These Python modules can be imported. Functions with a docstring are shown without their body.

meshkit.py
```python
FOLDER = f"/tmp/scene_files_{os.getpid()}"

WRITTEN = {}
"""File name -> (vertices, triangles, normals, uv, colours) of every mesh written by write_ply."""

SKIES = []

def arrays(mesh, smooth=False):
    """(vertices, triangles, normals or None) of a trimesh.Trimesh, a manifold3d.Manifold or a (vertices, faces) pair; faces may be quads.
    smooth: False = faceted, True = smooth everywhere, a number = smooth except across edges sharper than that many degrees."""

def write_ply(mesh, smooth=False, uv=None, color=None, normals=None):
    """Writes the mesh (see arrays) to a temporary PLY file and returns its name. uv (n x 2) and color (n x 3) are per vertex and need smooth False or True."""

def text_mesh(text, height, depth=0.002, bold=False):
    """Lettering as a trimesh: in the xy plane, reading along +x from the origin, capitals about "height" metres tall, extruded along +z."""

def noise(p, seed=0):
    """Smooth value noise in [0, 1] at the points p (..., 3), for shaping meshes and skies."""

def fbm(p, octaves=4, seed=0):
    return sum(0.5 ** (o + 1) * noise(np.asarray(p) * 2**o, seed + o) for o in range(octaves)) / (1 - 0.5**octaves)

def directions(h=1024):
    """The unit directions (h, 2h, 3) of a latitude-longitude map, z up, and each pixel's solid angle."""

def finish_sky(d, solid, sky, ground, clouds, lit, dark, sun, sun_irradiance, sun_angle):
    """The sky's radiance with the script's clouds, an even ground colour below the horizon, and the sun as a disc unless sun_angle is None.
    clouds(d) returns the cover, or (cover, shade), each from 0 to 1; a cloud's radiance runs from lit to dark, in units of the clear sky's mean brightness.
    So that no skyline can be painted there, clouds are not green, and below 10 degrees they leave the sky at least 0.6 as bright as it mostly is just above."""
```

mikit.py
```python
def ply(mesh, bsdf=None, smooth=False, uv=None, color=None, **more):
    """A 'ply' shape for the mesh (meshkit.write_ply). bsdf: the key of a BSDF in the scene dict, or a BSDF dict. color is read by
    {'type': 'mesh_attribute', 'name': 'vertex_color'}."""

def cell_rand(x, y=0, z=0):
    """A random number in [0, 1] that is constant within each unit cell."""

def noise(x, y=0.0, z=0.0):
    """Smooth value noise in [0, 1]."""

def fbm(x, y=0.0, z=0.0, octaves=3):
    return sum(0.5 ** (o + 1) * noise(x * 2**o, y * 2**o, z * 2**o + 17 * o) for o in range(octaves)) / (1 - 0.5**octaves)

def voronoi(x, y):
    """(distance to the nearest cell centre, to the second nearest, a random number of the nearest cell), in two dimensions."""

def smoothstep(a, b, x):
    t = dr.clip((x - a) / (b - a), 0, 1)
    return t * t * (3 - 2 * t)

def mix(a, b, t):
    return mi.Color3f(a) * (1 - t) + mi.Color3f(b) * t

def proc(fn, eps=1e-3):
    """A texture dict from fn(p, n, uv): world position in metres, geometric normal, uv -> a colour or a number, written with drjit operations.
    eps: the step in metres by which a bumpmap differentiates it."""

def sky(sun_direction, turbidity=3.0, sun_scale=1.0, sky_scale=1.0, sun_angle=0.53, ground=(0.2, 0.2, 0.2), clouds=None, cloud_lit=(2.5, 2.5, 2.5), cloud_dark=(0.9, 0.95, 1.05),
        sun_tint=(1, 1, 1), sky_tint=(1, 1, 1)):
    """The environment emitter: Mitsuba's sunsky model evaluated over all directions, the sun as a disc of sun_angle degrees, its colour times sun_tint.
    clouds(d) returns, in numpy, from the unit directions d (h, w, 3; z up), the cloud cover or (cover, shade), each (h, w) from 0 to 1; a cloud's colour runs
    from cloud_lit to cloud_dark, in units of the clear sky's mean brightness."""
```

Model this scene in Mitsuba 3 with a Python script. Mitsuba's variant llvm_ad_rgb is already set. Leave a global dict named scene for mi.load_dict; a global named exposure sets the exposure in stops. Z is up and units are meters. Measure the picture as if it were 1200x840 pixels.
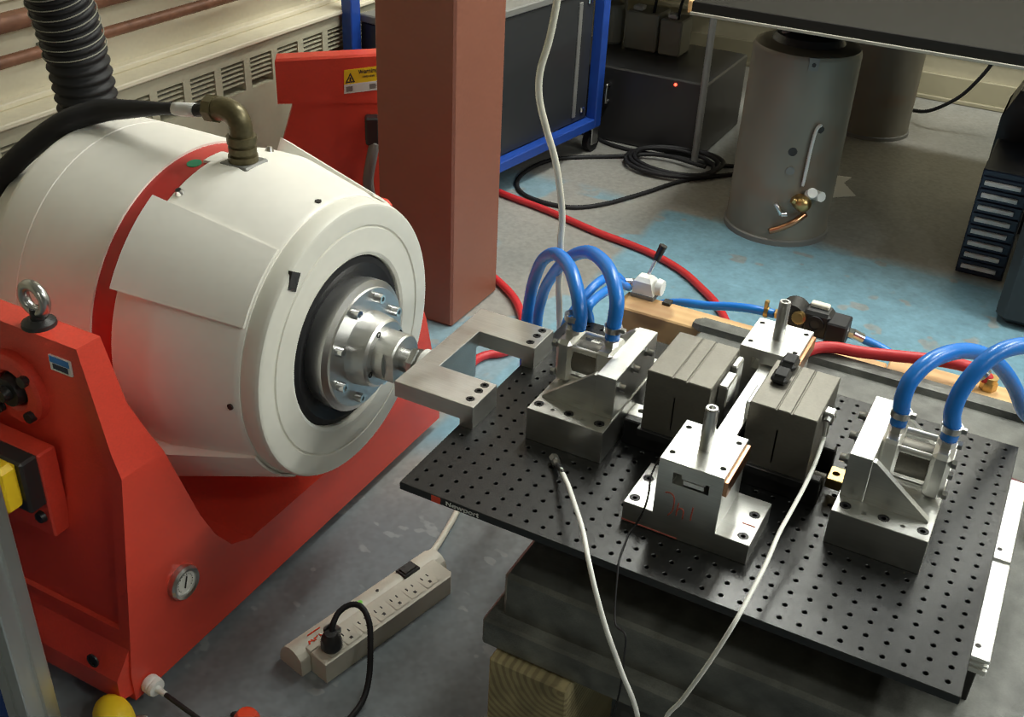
import math, random
import numpy as np
import trimesh
import manifold3d as m3
import drjit as dr
import mitsuba as mi
import mikit, meshkit
from mikit import proc, noise, fbm, voronoi, smoothstep, mix, cell_rand

T = mi.ScalarTransform4f
scene, labels = {}, {}
random.seed(7)
rng = np.random.default_rng(7)
# ---------------------------------------------------------------- camera, lamps, exposure
# The bench board's hole grid (25 mm) fixes the scale; its top lies at z = 0.52, the floor at z = 0.
FLOOR = 0.52
exposure = 1.2
EYE = np.array([-0.06822, -1.02056, 0.95339 + FLOOR])
YAW, PITCH, ROLL = -0.4675585, 0.5533284, 0.0479957
FWD = np.array([math.sin(YAW) * math.cos(PITCH), math.cos(YAW) * math.cos(PITCH), -math.sin(PITCH)])
_right = np.array([math.cos(YAW), -math.sin(YAW), 0.0])
_up = np.cross(_right, FWD)
UP = -_right * math.sin(ROLL) + _up * math.cos(ROLL)
scene['camera'] = {'type': 'perspective', 'fov': math.degrees(2 * math.atan(600 / 1267.8)), 'fov_axis': 'x', 'near_clip': 0.05, 'far_clip': 60.0,
                   'to_world': T().look_at(origin=EYE.tolist(), target=(EYE + FWD).tolist(), up=UP.tolist())}
LAMP = [16.6, 16.8, 15.4]
LAMPS = [  # x, y, length in x, length in y of the ceiling's fluorescent fittings
    (0.95, 1.70, 0.30, 1.25), (2.50, 0.45, 0.30, 1.25), (2.50, 2.20, 0.30, 1.25), (-0.30, 3.15, 1.50, 0.20), (-0.75, 1.80, 0.30, 1.25), (1.50, -0.75, 0.30, 0.36)]
CEIL = 2.75

# ---------------------------------------------------------------- mesh helpers
M = m3.Manifold


def box(x0, x1, y0, y1, z0, z1, b=0.0):
    if b <= 0:
        return M.cube([x1 - x0, y1 - y0, z1 - z0]).translate([x0, y0, z0])
    p = []
    for sx in (0, 1):
        for sy in (0, 1):
            for sz in (0, 1):
                c = np.array([(x0, x1)[sx], (y0, y1)[sy], (z0, z1)[sz]])
                d = np.array([1 - 2 * sx, 1 - 2 * sy, 1 - 2 * sz]) * b
                for k in range(3):
                    q = c + d
                    q[k] = c[k]
                    p.append(q)
    return M.hull_points(np.array(p))


def rot_to(m, a, b):
    """m built along +z from 0: its z axis turned to a -> b, moved to a"""
    a, b = np.array(a, float), np.array(b, float)
    z = (b - a) / np.linalg.norm(b - a)
    x = np.cross([0, 1, 0] if abs(z[1]) < 0.9 else [1, 0, 0], z)
    x /= np.linalg.norm(x)
    y = np.cross(z, x)
    return m.transform(np.array([[x[0], y[0], z[0], a[0]], [x[1], y[1], z[1], a[1]], [x[2], y[2], z[2], a[2]]]))


def cyl(a, b, r, r2=None, n=24):
    L = float(np.linalg.norm(np.array(b, float) - np.array(a, float)))
    return rot_to(M.cylinder(L, r, r if r2 is None else r2, n), a, b)


def lathe(profile, a, b, n=48):
    """profile (r, h) closed polygon turned about the line a -> b (h from a)"""
    return rot_to(m3.CrossSection([np.array(profile, float)], m3.FillRule.NonZero).revolve(n), a, b)


def ngon(a, b, r, n):
    return cyl(a, b, r, None, n)


def prism(poly, axis, lo, hi):
    """polygon extruded along axis: 'x' takes (y, z) points, 'y' takes (x, z), 'z' takes (x, y)"""
    m = m3.CrossSection([np.array(poly, float)], m3.FillRule.NonZero).extrude(hi - lo)
    if axis == 'x':
        return m.transform(np.array([[0, 0, 1, lo], [1, 0, 0, 0], [0, 1, 0, 0]], float))
    if axis == 'y':
        return m.transform(np.array([[1, 0, 0, 0], [0, 0, -1, hi], [0, 1, 0, 0]], float))
    return m.translate([0, 0, lo])


def spline(pts, n=8):
    P = np.array(pts, float)
    P = np.vstack([2 * P[0] - P[1], P, 2 * P[-1] - P[-2]])
    out = []
    for i in range(1, len(P) - 2):
        for t in np.linspace(0, 1, n, endpoint=False):
            a, b, c, d = P[i - 1:i + 3]
            out.append(0.5 * (2 * b + (c - a) * t + (2 * a - 5 * b + 4 * c - d) * t * t + (3 * b - 3 * c + d - a) * t ** 3))
    out.append(P[-2])
    return np.array(out)


def tube(pts, r, seg=12, sub=8, smooth_path=True, radii=None):
    c = spline(pts, sub) if smooth_path else np.array(pts, float)
    n = len(c)
    t = np.gradient(c, axis=0)
    t /= np.maximum(np.linalg.norm(t, axis=1, keepdims=True), 1e-9)
    u = np.cross(t[0], [0, 0, 1.0])
    if np.linalg.norm(u) < 1e-3:
        u = np.cross(t[0], [1.0, 0, 0])
    u /= np.linalg.norm(u)
    V = []
    R = np.full(n, r) if radii is None else np.asarray(radii(np.linspace(0, 1, n), n))
    ang = np.arange(seg) * 2 * np.pi / seg
    for i in range(n):
        u = u - t[i] * (u @ t[i])
        u /= np.linalg.norm(u)
        v = np.cross(t[i], u)
        V.append(c[i] + R[i] * (np.cos(ang)[:, None] * u + np.sin(ang)[:, None] * v))
    V = np.vstack(V)
    F = []
    for i in range(n - 1):
        for j in range(seg):
            a, b = i * seg + j, i * seg + (j + 1) % seg
            F += [[a, b, b + seg], [a, b + seg, a + seg]]
    V = np.vstack([V, c[0], c[-1]])
    for j in range(seg):
        F += [[n * seg, (j + 1) % seg, j], [n * seg + 1, (n - 1) * seg + j, (n - 1) * seg + (j + 1) % seg]]
    return trimesh.Trimesh(V, np.array(F), process=False)


def tm(m):
    if isinstance(m, trimesh.Trimesh):
        return m
    q = m.to_mesh()
    return trimesh.Trimesh(np.array(q.vert_properties[:, :3]), np.array(q.tri_verts), process=False)


def join(*ms):
    return trimesh.util.concatenate([tm(m) for m in ms])


def ball(c, r, n=16, s=(1, 1, 1)):
    return M.sphere(r, n * 2).scale(list(s)).translate(list(c))


def socket_screw(x, y, z, r=0.0055, h=0.006):
    """socket head cap screw standing on z, with its hexagon hole"""
    return cyl((x, y, z), (x, y, z + h), r, r * 0.96, 20) - ngon((x, y, z + h * 0.4), (x, y, z + h + 0.01), r * 0.52, 6)


# ---------------------------------------------------------------- entries of the scene
OFF = [0.0, 0.0, 0.0]           # set while the beam and what stands on it are built


def numbered(k):
    if k not in scene and k not in labels and not any(s.startswith(k + '__') for s in scene):
        return k
    i = 1
    while f'{k}_{i:03d}' in scene or f'{k}_{i:03d}' in labels or any(s.startswith(f'{k}_{i:03d}__') for s in scene):
        i += 1
    return f'{k}_{i:03d}'


def put(key, mesh, mat, smooth=30, label=None, kind=None, **more):
    """mesh in board coordinates (z = 0 on the board's top) -> one entry"""
    t = tm(mesh).copy()
    t.apply_translation([OFF[0], OFF[1], OFF[2] + FLOOR])
    key = numbered(key)
    scene[key] = mikit.ply(t, mat, smooth=smooth, **more)
    if label:
        labels.setdefault(key, {})['label'] = label
    if kind:
        labels.setdefault(key, {})['kind'] = kind
    return key


def thing(name, label, category, group=None):
    k = numbered(name)
    labels[k] = {'label': label, 'category': category}
    if group:
        labels[k]['group'] = group
    return k


def single(name, mesh, mat, label, category, group=None, smooth=30):
    k = put(name, mesh, mat, smooth)
    labels[k] = {'label': label, 'category': category}
    if group:
        labels[k]['group'] = group
    return k


def part(parent, name, mesh, mat, smooth=30, label=None, kind=None):
    return put(parent + '__' + name, mesh, mat, smooth, label, kind)


# ---------------------------------------------------------------- materials
def mat(name, color, rough=0.5, metal=0.0, spec=0.5, bump=None, coat=0.0, two=True, **kw):
    b = {'type': 'principled', 'base_color': {'type': 'rgb', 'value': color} if isinstance(color, (list, tuple)) else proc(color),
         'roughness': rough if not callable(rough) else proc(rough), 'metallic': metal, 'specular': spec, **kw}
    if coat:
        b['clearcoat'] = coat
        b['clearcoat_gloss'] = 0.8
    if bump:
        b = {'type': 'bumpmap', 'arbitrary': proc(bump[0], eps=bump[1]), 'scale': 1.0, 'bsdf': b}
    scene[name] = {'type': 'twosided', 'bsdf': b}
    return name


def speckle(base, amp, s=300.0, big=6.0, bigamp=0.0):
    base = np.array(base, float)

    def fn(p, n, uv):
        k = 1 + amp * (fbm(p.x * s, p.y * s, p.z * s, 2) - 0.5) * 2
        if bigamp:
            k = k * (1 + bigamp * (fbm(p.x * big, p.y * big, p.z * big, 3) - 0.5) * 2)
        return mi.Color3f(*[float(c) for c in base]) * k
    return fn


def bumpy(amp, s):
    return (lambda p, n, uv: amp * fbm(p.x * s, p.y * s, p.z * s, 2)), 0.3 / s


mat('white_enamel', speckle([0.80, 0.78, 0.72], 0.02, 60, 5, 0.03), 0.34, bump=bumpy(0.0003, 400))
mat('white_casting', speckle([0.74, 0.73, 0.66], 0.02, 90), 0.38)
mat('red_enamel', speckle([0.62, 0.055, 0.032], 0.10, 500, 12, 0.06), 0.36, bump=bumpy(0.0006, 330))
mat('red_band', [0.48, 0.035, 0.03], 0.4)
mat('black_rubber', [0.016, 0.016, 0.018], 0.55, spec=0.3)
mat('black_plastic', [0.02, 0.02, 0.021], 0.35)
mat('black_steel', [0.012, 0.012, 0.013], 0.4)


def brushed(p, n, uv):
    k = 0.92 + 0.16 * (fbm(p.x * 25, p.y * 25, p.z * 25, 2) - 0.5) + 0.10 * (noise(p.x * 40, p.y * 900, p.z * 900) - 0.5)
    return mi.Color3f(0.74, 0.74, 0.71) * k


def brushed_rough(p, n, uv):
    return 0.27 + 0.16 * fbm(p.x * 30, p.y * 30, p.z * 30, 2) + 0.05 * noise(p.x * 60, p.y * 1200, p.z * 1200)


mat('aluminium', brushed, brushed_rough, 1.0)
mat('bright_aluminium', [0.86, 0.86, 0.84], 0.33, 1.0)
mat('turned_aluminium', [0.80, 0.80, 0.79], 0.34, 1.0)
mat('steel', [0.55, 0.55, 0.54], 0.25, 1.0)
mat('chrome', [0.75, 0.75, 0.75], 0.10, 1.0)
mat('dark_iron', speckle([0.185, 0.175, 0.152], 0.10, 400, 25, 0.12), 0.44, 0.75)
mat('olive_metal', speckle([0.125, 0.105, 0.055], 0.15, 200), 0.38, 0.6)
mat('brass', [0.55, 0.38, 0.16], 0.3, 1.0)
mat('copper', [0.62, 0.32, 0.18], 0.25, 1.0)
mat('black_anodised', speckle([0.009, 0.0095, 0.010], 0.25, 900, 9, 0.12), 0.32)
mat('dark_red_rubber', [0.14, 0.018, 0.016], 0.5)
mat('blue_hose', [0.010, 0.175, 0.62], 0.30, spec=0.6)
mat('red_hose', speckle([0.50, 0.025, 0.03], 0.08, 600), 0.45)
mat('white_cable', [0.80, 0.80, 0.76], 0.4)
mat('ivory_cable', [0.70, 0.67, 0.56], 0.45)
mat('strip_plastic', speckle([0.56, 0.53, 0.45], 0.03, 300), 0.45)
mat('slot_black', [0.03, 0.028, 0.026], 0.6)
mat('yellow_plastic', [0.80, 0.55, 0.02], 0.4)
mat('white_plastic', [0.80, 0.80, 0.77], 0.4)
mat('red_plastic', [0.70, 0.06, 0.02], 0.35)
mat('red_ink', [0.45, 0.09, 0.06], 0.7)
mat('blue_sticker', [0.03, 0.16, 0.42], 0.4)
mat('green_sticker', [0.02, 0.26, 0.13], 0.5)
mat('pale_sticker', [0.62, 0.62, 0.60], 0.5)
mat('navy_tint', [0.02, 0.03, 0.08], 0.4)
mat('column_paint', speckle([0.22, 0.080, 0.050], 0.05, 160, 5, 0.08), 0.48, bump=bumpy(0.0008, 120))
mat('cream_wall', speckle([0.66, 0.61, 0.47], 0.03, 120, 3, 0.06), 0.6)
mat('heater_enamel', speckle([0.40, 0.38, 0.28], 0.03, 120, 4, 0.06), 0.5)
mat('rust_pipe', speckle([0.21, 0.095, 0.055], 0.25, 60, 9, 0.25), 0.5, 0.2)
mat('baseboard_paint', [0.30, 0.27, 0.18], 0.6)
mat('ceiling_tile', [0.70, 0.69, 0.64], 0.8)
mat('far_wall', [0.16, 0.15, 0.13], 0.7)
mat('back_wall_paint', speckle([0.42, 0.38, 0.27], 0.04, 60), 0.6)
mat('blue_frame', [0.012, 0.055, 0.30], 0.4)
mat('dark_panel', [0.025, 0.027, 0.03], 0.35)
mat('table_dark', [0.013, 0.0125, 0.011], 0.65, spec=0.15)
mat('grey_metal', [0.20, 0.20, 0.19], 0.5, 0.3)
mat('grey_box', [0.26, 0.255, 0.21], 0.6)
mat('navy_cabinet', [0.014, 0.022, 0.045], 0.4)
mat('paper', [0.62, 0.61, 0.57], 0.8)
mat('gauge_face', [0.75, 0.75, 0.70], 0.4)


def tank_color(p, n, uv):
    a = fbm(p.x * 7, p.y * 7, p.z * 4, 3)
    rust = smoothstep(0.52, 0.75, fbm(p.x * 5 + 4, p.y * 5, p.z * 6, 3))
    return mix(mi.Color3f(0.205, 0.190, 0.155) * (0.75 + 0.5 * a), [0.22, 0.12, 0.07], rust * 0.45)


mat('tank_steel', tank_color, 0.45, 0.2)


def stone_color(p, n, uv):
    a = fbm(p.x * 22, p.y * 22, p.z * 22, 5)
    b = noise(p.x * 700, p.y * 700, p.z * 700)
    s = smoothstep(0.55, 0.7, fbm(p.x * 16 + 3, p.y * 6, p.z * 10, 3))
    return mi.Color3f(0.105, 0.108, 0.098) * (0.10 + 1.7 * a) * (0.85 + 0.3 * b) + mi.Color3f(0.045, 0.045, 0.040) * s


mat('stone', stone_color, 0.38, spec=0.65, bump=bumpy(0.0006, 150))


def pine(p, n, uv):
    w = noise(p.x * 6, p.y * 120, p.z * 120)
    r = 0.5 + 0.5 * dr.sin(p.y * 260 + 9 * fbm(p.x * 2.5, p.y * 8, p.z * 8, 2))
    knot = smoothstep(0.72, 0.85, noise(p.x * 9 + 3, p.y * 14, p.z * 14))
    return mix(mix([0.62, 0.40, 0.19], [0.50, 0.29, 0.12], 0.55 * r + 0.3 * w), [0.22, 0.11, 0.05], knot * 0.6)


mat('pine', pine, 0.55)


def old_timber(p, n, uv):
    w = fbm(p.x * 8, p.y * 60, p.z * 60, 3)
    return mix([0.30, 0.15, 0.065], [0.16, 0.075, 0.035], w)


mat('old_timber', old_timber, 0.65)


def end_grain(p, n, uv):
    x, z = p.x + 0.452, p.z - 0.30
    wob = 0.016 * (fbm(p.x * 18, p.z * 18, 3.0, 3) - 0.5)
    d = dr.sqrt(x * x + z * z * 1.6) + wob
    ring = smoothstep(0.55, 0.95, dr.abs(dr.sin(d * 260)))
    dirt = fbm(p.x * 40, p.z * 40, 5.0, 3)
    c = mix([0.36, 0.30, 0.16], [0.13, 0.095, 0.05], ring * 0.5)
    return c * (0.55 + 0.8 * dirt)


mat('end_grain', end_grain, 0.75)


def floor_color(p, n, uv):
    """worn grey screed with sky-blue floor paint left in patches and a wide blue lane"""
    x, y = p.x, p.y
    wob = 0.10 * (fbm(x * 5, y * 5, 1.0, 3) - 0.5)
    big = fbm(x * 1.7, y * 1.7, 4.0, 3)
    grey = mix([0.275, 0.268, 0.245], [0.215, 0.22, 0.21], smoothstep(0.3, 0.7, big))
    cold = mix([0.175, 0.200, 0.216], [0.130, 0.153, 0.168], smoothstep(0.35, 0.7, fbm(x * 4, y * 4, 9.0, 3)))
    near = smoothstep(0.75, 0.35, y + 2 * wob)
    c = mix(grey, cold, near)
    left = smoothstep(-1.17, -1.13, x + 0.35 * wob)
    lane = left * smoothstep(2.25, 2.21, y + 0.25 * wob) * smoothstep(0.6, 0.75, y + wob)
    spots = smoothstep(0.55, 0.60, fbm(x * 3.6 + 7, y * 3.6 + 2, 2.0, 3)) * smoothstep(2.3, 2.2, y) * smoothstep(0.7, 0.9, y) * smoothstep(-1.95, -1.8, x)
    blue = mi.Color3f(0.165, 0.300, 0.375) * (0.86 + 0.28 * fbm(x * 22, y * 22, 6.0, 2))
    worn = smoothstep(0.72, 0.80, fbm(x * 14, y * 14, 3.0, 3))
    c = mix(c, blue, dr.maximum(lane, 0.75 * spots) * (1 - 0.7 * worn))
    scuff = smoothstep(0.70, 0.78, fbm(x * 9 + y * 30, y * 9 - x * 20, 8.0, 3))
    return c * (0.88 + 0.24 * fbm(x * 90, y * 90, 0.0, 2)) + mi.Color3f(0.07, 0.07, 0.065) * scuff * near


mat('floor_paint', floor_color, 0.42, bump=bumpy(0.0012, 60))

# ---------------------------------------------------------------- the room
F0 = -FLOOR
X_WALL, Y_BACK, X_RIGHT, Y_FRONT = -2.16, 4.04, 3.4, -3.2
ZC = CEIL - FLOOR
put('floor', box(X_WALL - 0.1, X_RIGHT + 0.1, Y_FRONT - 0.1, Y_BACK + 0.1, F0 - 0.1, F0), 'floor_paint', False, kind='structure')
put('ceiling', box(X_WALL - 0.1, X_RIGHT + 0.1, Y_FRONT - 0.1, Y_BACK + 0.1, ZC, ZC + 0.1), 'ceiling_tile', False, kind='structure')
put('wall_left', box(X_WALL - 0.1, X_WALL, Y_FRONT - 0.1, Y_BACK + 0.1, F0, ZC), 'cream_wall', False, kind='structure')
put('wall_back', box(X_WALL, X_RIGHT, Y_BACK, Y_BACK + 0.1, F0, ZC), 'back_wall_paint', False, kind='structure')
put('wall_right', box(X_RIGHT, X_RIGHT + 0.1, Y_FRONT - 0.1, Y_BACK + 0.1, F0, ZC), 'far_wall', False, kind='structure')
put('wall_front', box(X_WALL, X_RIGHT, Y_FRONT - 0.1, Y_FRONT, F0, ZC), 'far_wall', False, kind='structure')
put('baseboard_back', join(box(X_WALL, X_RIGHT, Y_BACK - 0.014, Y_BACK, F0, F0 + 0.115, 0.003), box(X_WALL, X_RIGHT, Y_BACK - 0.022, Y_BACK, F0, F0 + 0.02, 0.004)), 'baseboard_paint', False, kind='structure')
put('trim_1', box(X_WALL, X_WALL + 0.02, Y_FRONT, Y_BACK, 0.335, 0.36, 0.004), 'cream_wall', False, kind='structure')
put('trim_2', box(X_WALL, X_RIGHT, Y_BACK - 0.03, Y_BACK, F0 + 0.215, F0 + 0.235, 0.004), 'back_wall_paint', False, kind='structure')

for i, (lx, ly, a, b) in enumerate(LAMPS):
    k = thing('ceiling_light', ['ceiling fluorescent fitting above and right of the bench', 'ceiling fluorescent fitting near the right wall, the nearer one', 'ceiling fluorescent fitting near the right wall, the farther one', 'long ceiling fluorescent fitting at the back of the room above the table', 'ceiling fluorescent fitting over the gap between machine and bench', 'short ceiling fitting to the right of the place the photo is taken from'][i], 'ceiling light')
    part(k, 'housing', box(lx - a / 2 - 0.02, lx + a / 2 + 0.02, ly - b / 2 - 0.02, ly + b / 2 + 0.02, ZC - 0.05, ZC, 0.004), 'white_casting')
    z = ZC - 0.0505
    v = np.array([[lx - a / 2, ly - b / 2, z], [lx + a / 2, ly - b / 2, z], [lx + a / 2, ly + b / 2, z], [lx - a / 2, ly + b / 2, z]])
    d = part(k, 'diffuser', trimesh.Trimesh(v, [[0, 2, 1], [0, 3, 2]], process=False), 'white_plastic', False)
    scene[d]['emitter'] = {'type': 'area', 'radiance': {'type': 'rgb', 'value': LAMP}}

# pipes and heater on the left wall
for name, z, r, lab in (('wall_pipe', 0.302, 0.021, 'upper thicker brown pipe along the cream wall'), ('wall_pipe', 0.222, 0.0135, 'lower thinner rusty brown pipe along the cream wall')):
    k = thing(name, lab, 'pipe', None)
    xx = X_WALL + 0.045
    part(k, 'tube', cyl((xx, -1.2, z), (xx, 2.6, z), r, None, 20), 'rust_pipe')
    for y in (-0.4, 0.66, 1.72):
        part(k, 'clip', join(box(X_WALL, xx, y - 0.008, y + 0.008, z - 0.006, z + 0.006), lathe([(r, 0), (r + 0.003, 0), (r + 0.003, 0.016), (r, 0.016)], (xx, y - 0.008, z), (xx, y + 0.008, z), 20)), 'grey_metal')
HX = -2.075
heater = thing('wall_heater', 'long cream convector heater casing with louvred grilles on the left wall', 'heater')
casing = box(X_WALL, HX, -1.2, 2.62, F0 + 0.03, 0.105, 0.004)
pitch = 0.118
cells = [-0.62 + i * pitch for i in range(24)]
for y in cells:
    casing = casing - box(HX - 0.05, HX + 0.01, y, y + pitch - 0.026, -0.022, 0.062)
part(heater, 'casing', casing, 'heater_enamel', False)
part(heater, 'top_lip', box(X_WALL, HX + 0.016, -1.2, 2.62, 0.100, 0.113, 0.003), 'cream_wall', False)
part(heater, 'shadow_ledge', box(X_WALL, X_WALL + 0.03, -1.2, 2.62, 0.113, 0.128, 0.003), 'cream_wall', False)
for y in cells:
    g = [box(HX - 0.049, HX - 0.046, y, y + pitch - 0.026, -0.022, 0.062)]
    part(heater, 'grille_back', g[0], 'grey_metal', False)
    part(heater, 'louvre', join(*[box(HX - 0.016, HX - 0.003, y, y + pitch - 0.026, -0.022 + 0.0125 * q + 0.009, -0.022 + 0.0125 * q + 0.0125) for q in range(1, 6)]), 'heater_enamel', False)

# painted steel column
CX, CY, CW, CD = -1.357, 1.161, 0.228, 0.25
single('steel_column', box(CX - CW, CX, CY, CY + CD, F0, ZC, 0.006), 'column_paint', 'square red-brown painted steel column standing between the white machine and the bench', 'column', smooth=False)

# ---------------------------------------------------------------- the vibration machine
SY, SZ = 0.272, -0.01           # its axis runs along x


def polar(x, r, deg):
    """point at x, radius r, deg from straight up towards the camera side (-y)"""
    a = math.radians(deg)
    return (x, SY - r * math.sin(a), SZ + r * math.cos(a))


def turned(profile, n=96):
    """closed polygon of (x, r) turned about the machine's axis"""
    return lathe([(r, x + 2.0) for x, r in profile], (-2.0, SY, SZ), (0, SY, SZ), n)


def wedge(x0, x1, a0, a1, r0, r1, t0, t1, n=10):
    """a curved plate: outer radius r0 -> r1 over x0 -> x1, thickness t0 -> t1, between two angles"""
    V, Fc = [], []
    A = np.linspace(a0, a1, n)
    for x, r, t in ((x0, r0, t0), (x1, r1, t1)):
        for rr in (r, r - t):
            V += [polar(x, rr, a) for a in A]
    o0, i0, o1, i1 = 0, n, 2 * n, 3 * n
    for k in range(n - 1):
        Fc += [[o0 + k, o0 + k + 1, o1 + k + 1], [o0 + k, o1 + k + 1, o1 + k], [i0 + k, i1 + k + 1, i0 + k + 1], [i0 + k, i1 + k, i1 + k + 1],
               [o0 + k, i0 + k + 1, o0 + k + 1], [o0 + k, i0 + k, i0 + k + 1], [o1 + k, o1 + k + 1, i1 + k + 1], [o1 + k, i1 + k + 1, i1 + k]]
    for k in (0, n - 1):
        q = [[o0 + k, o1 + k, i1 + k], [o0 + k, i1 + k, i0 + k]]
        Fc += q if k == 0 else [f[::-1] for f in q]
    t = trimesh.Trimesh(np.array(V), np.array(Fc), process=False)
    trimesh.repair.fix_normals(t)
    return t


sh = thing('vibration_shaker', 'large white barrel-shaped vibration test machine hung in a red cast cradle', 'test machine')
part(sh, 'body', turned([(-1.56, 0.0), (-1.60, 0.23), (-1.597, 0.262), (-1.585, 0.277), (-1.57, 0.283), (-1.508, 0.284), (-1.507, 0.2825), (-1.505, 0.2825), (-1.504, 0.284), (-1.341, 0.283), (-1.341, 0.0)]), 'white_enamel', 25)
part(sh, 'rear_cover', turned([(-1.70, 0.0), (-1.70, 0.19), (-1.69, 0.205), (-1.60, 0.225), (-1.598, 0.0)]), 'white_enamel', 25, label='dished white rear cover')
part(sh, 'band', turned([(-1.345, 0.0), (-1.345, 0.279), (-1.272, 0.279), (-1.272, 0.0)]), 'red_band', 25, label='red painted band round the barrel')
front = turned([(-1.295, 0.20), (-1.295, 0.282), (-1.293, 0.284), (-1.222, 0.285), (-1.205, 0.282), (-1.075, 0.252), (-1.066, 0.247), (-1.066, 0.15), (-1.2, 0.15), (-1.25, 0.20)])
# the red band is bared a little further forward between the raised plates on top
for a0, a1 in ((-30, -3), (6, 30)):
    front = front - M.hull_points(np.array([polar(x, r, a) for x in (-1.31, -1.279) for r in (0.262, 0.33) for a in np.linspace(a0, a1, 6)]))
part(sh, 'front_cover', front, 'white_enamel', 25, label='white tapering front cover')
for a0, a1, r0 in ((30.5, 60.5, 0.312), (117.5, 149.5, 0.326), (210.5, 242.5, 0.326), (-60.5, -30.5, 0.309)):
    part(sh, 'shroud_plate', wedge(-1.284, -1.067, a0, a1, r0, 0.2545, r0 - 0.279, 0.004, 12), 'white_enamel', 25, label='raised tapering white plate')
part(sh, 'flange_ring', turned([(-1.075, 0.15), (-1.075, 0.243), (-1.062, 0.2455), (-1.040, 0.2445), (-1.033, 0.241), (-1.031, 0.236), (-1.031, 0.206), (-1.0345, 0.2045), (-1.0345, 0.2025), (-1.031, 0.201), (-1.030, 0.160), (-1.033, 0.154), (-1.05, 0.152)], 120), 'white_casting', 25, label='cream front ring with a turned groove')
part(sh, 'diaphragm', turned([(-1.06, 0.08), (-1.06, 0.156), (-1.046, 0.156), (-1.037, 0.150), (-1.034, 0.140), (-1.040, 0.127), (-1.044, 0.118), (-1.044, 0.08)]), 'black_rubber', 30, label='black rubber ring')
part(sh, 'tape_tab', M.hull_points(np.array([polar(x, r, a) for x in (-1.036, -1.0292) for r, a in ((0.2445, 35.8), (0.231, 42.0), (0.212, 40.8), (0.224, 33.4))])), 'black_plastic', False, label='small black tape tab on the ring edge')
arm = part(sh, 'armature', turned([(-1.05, 0.0), (-1.05, 0.112), (-1.024, 0.117), (-1.008, 0.117), (-1.003, 0.106), (-0.999, 0.105), (-0.999, 0.066), (-0.985, 0.064), (-0.965, 0.060), (-0.961, 0.056), (-0.961, 0.0)], 96), 'turned_aluminium', 25, label='round bare metal armature table')
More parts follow.
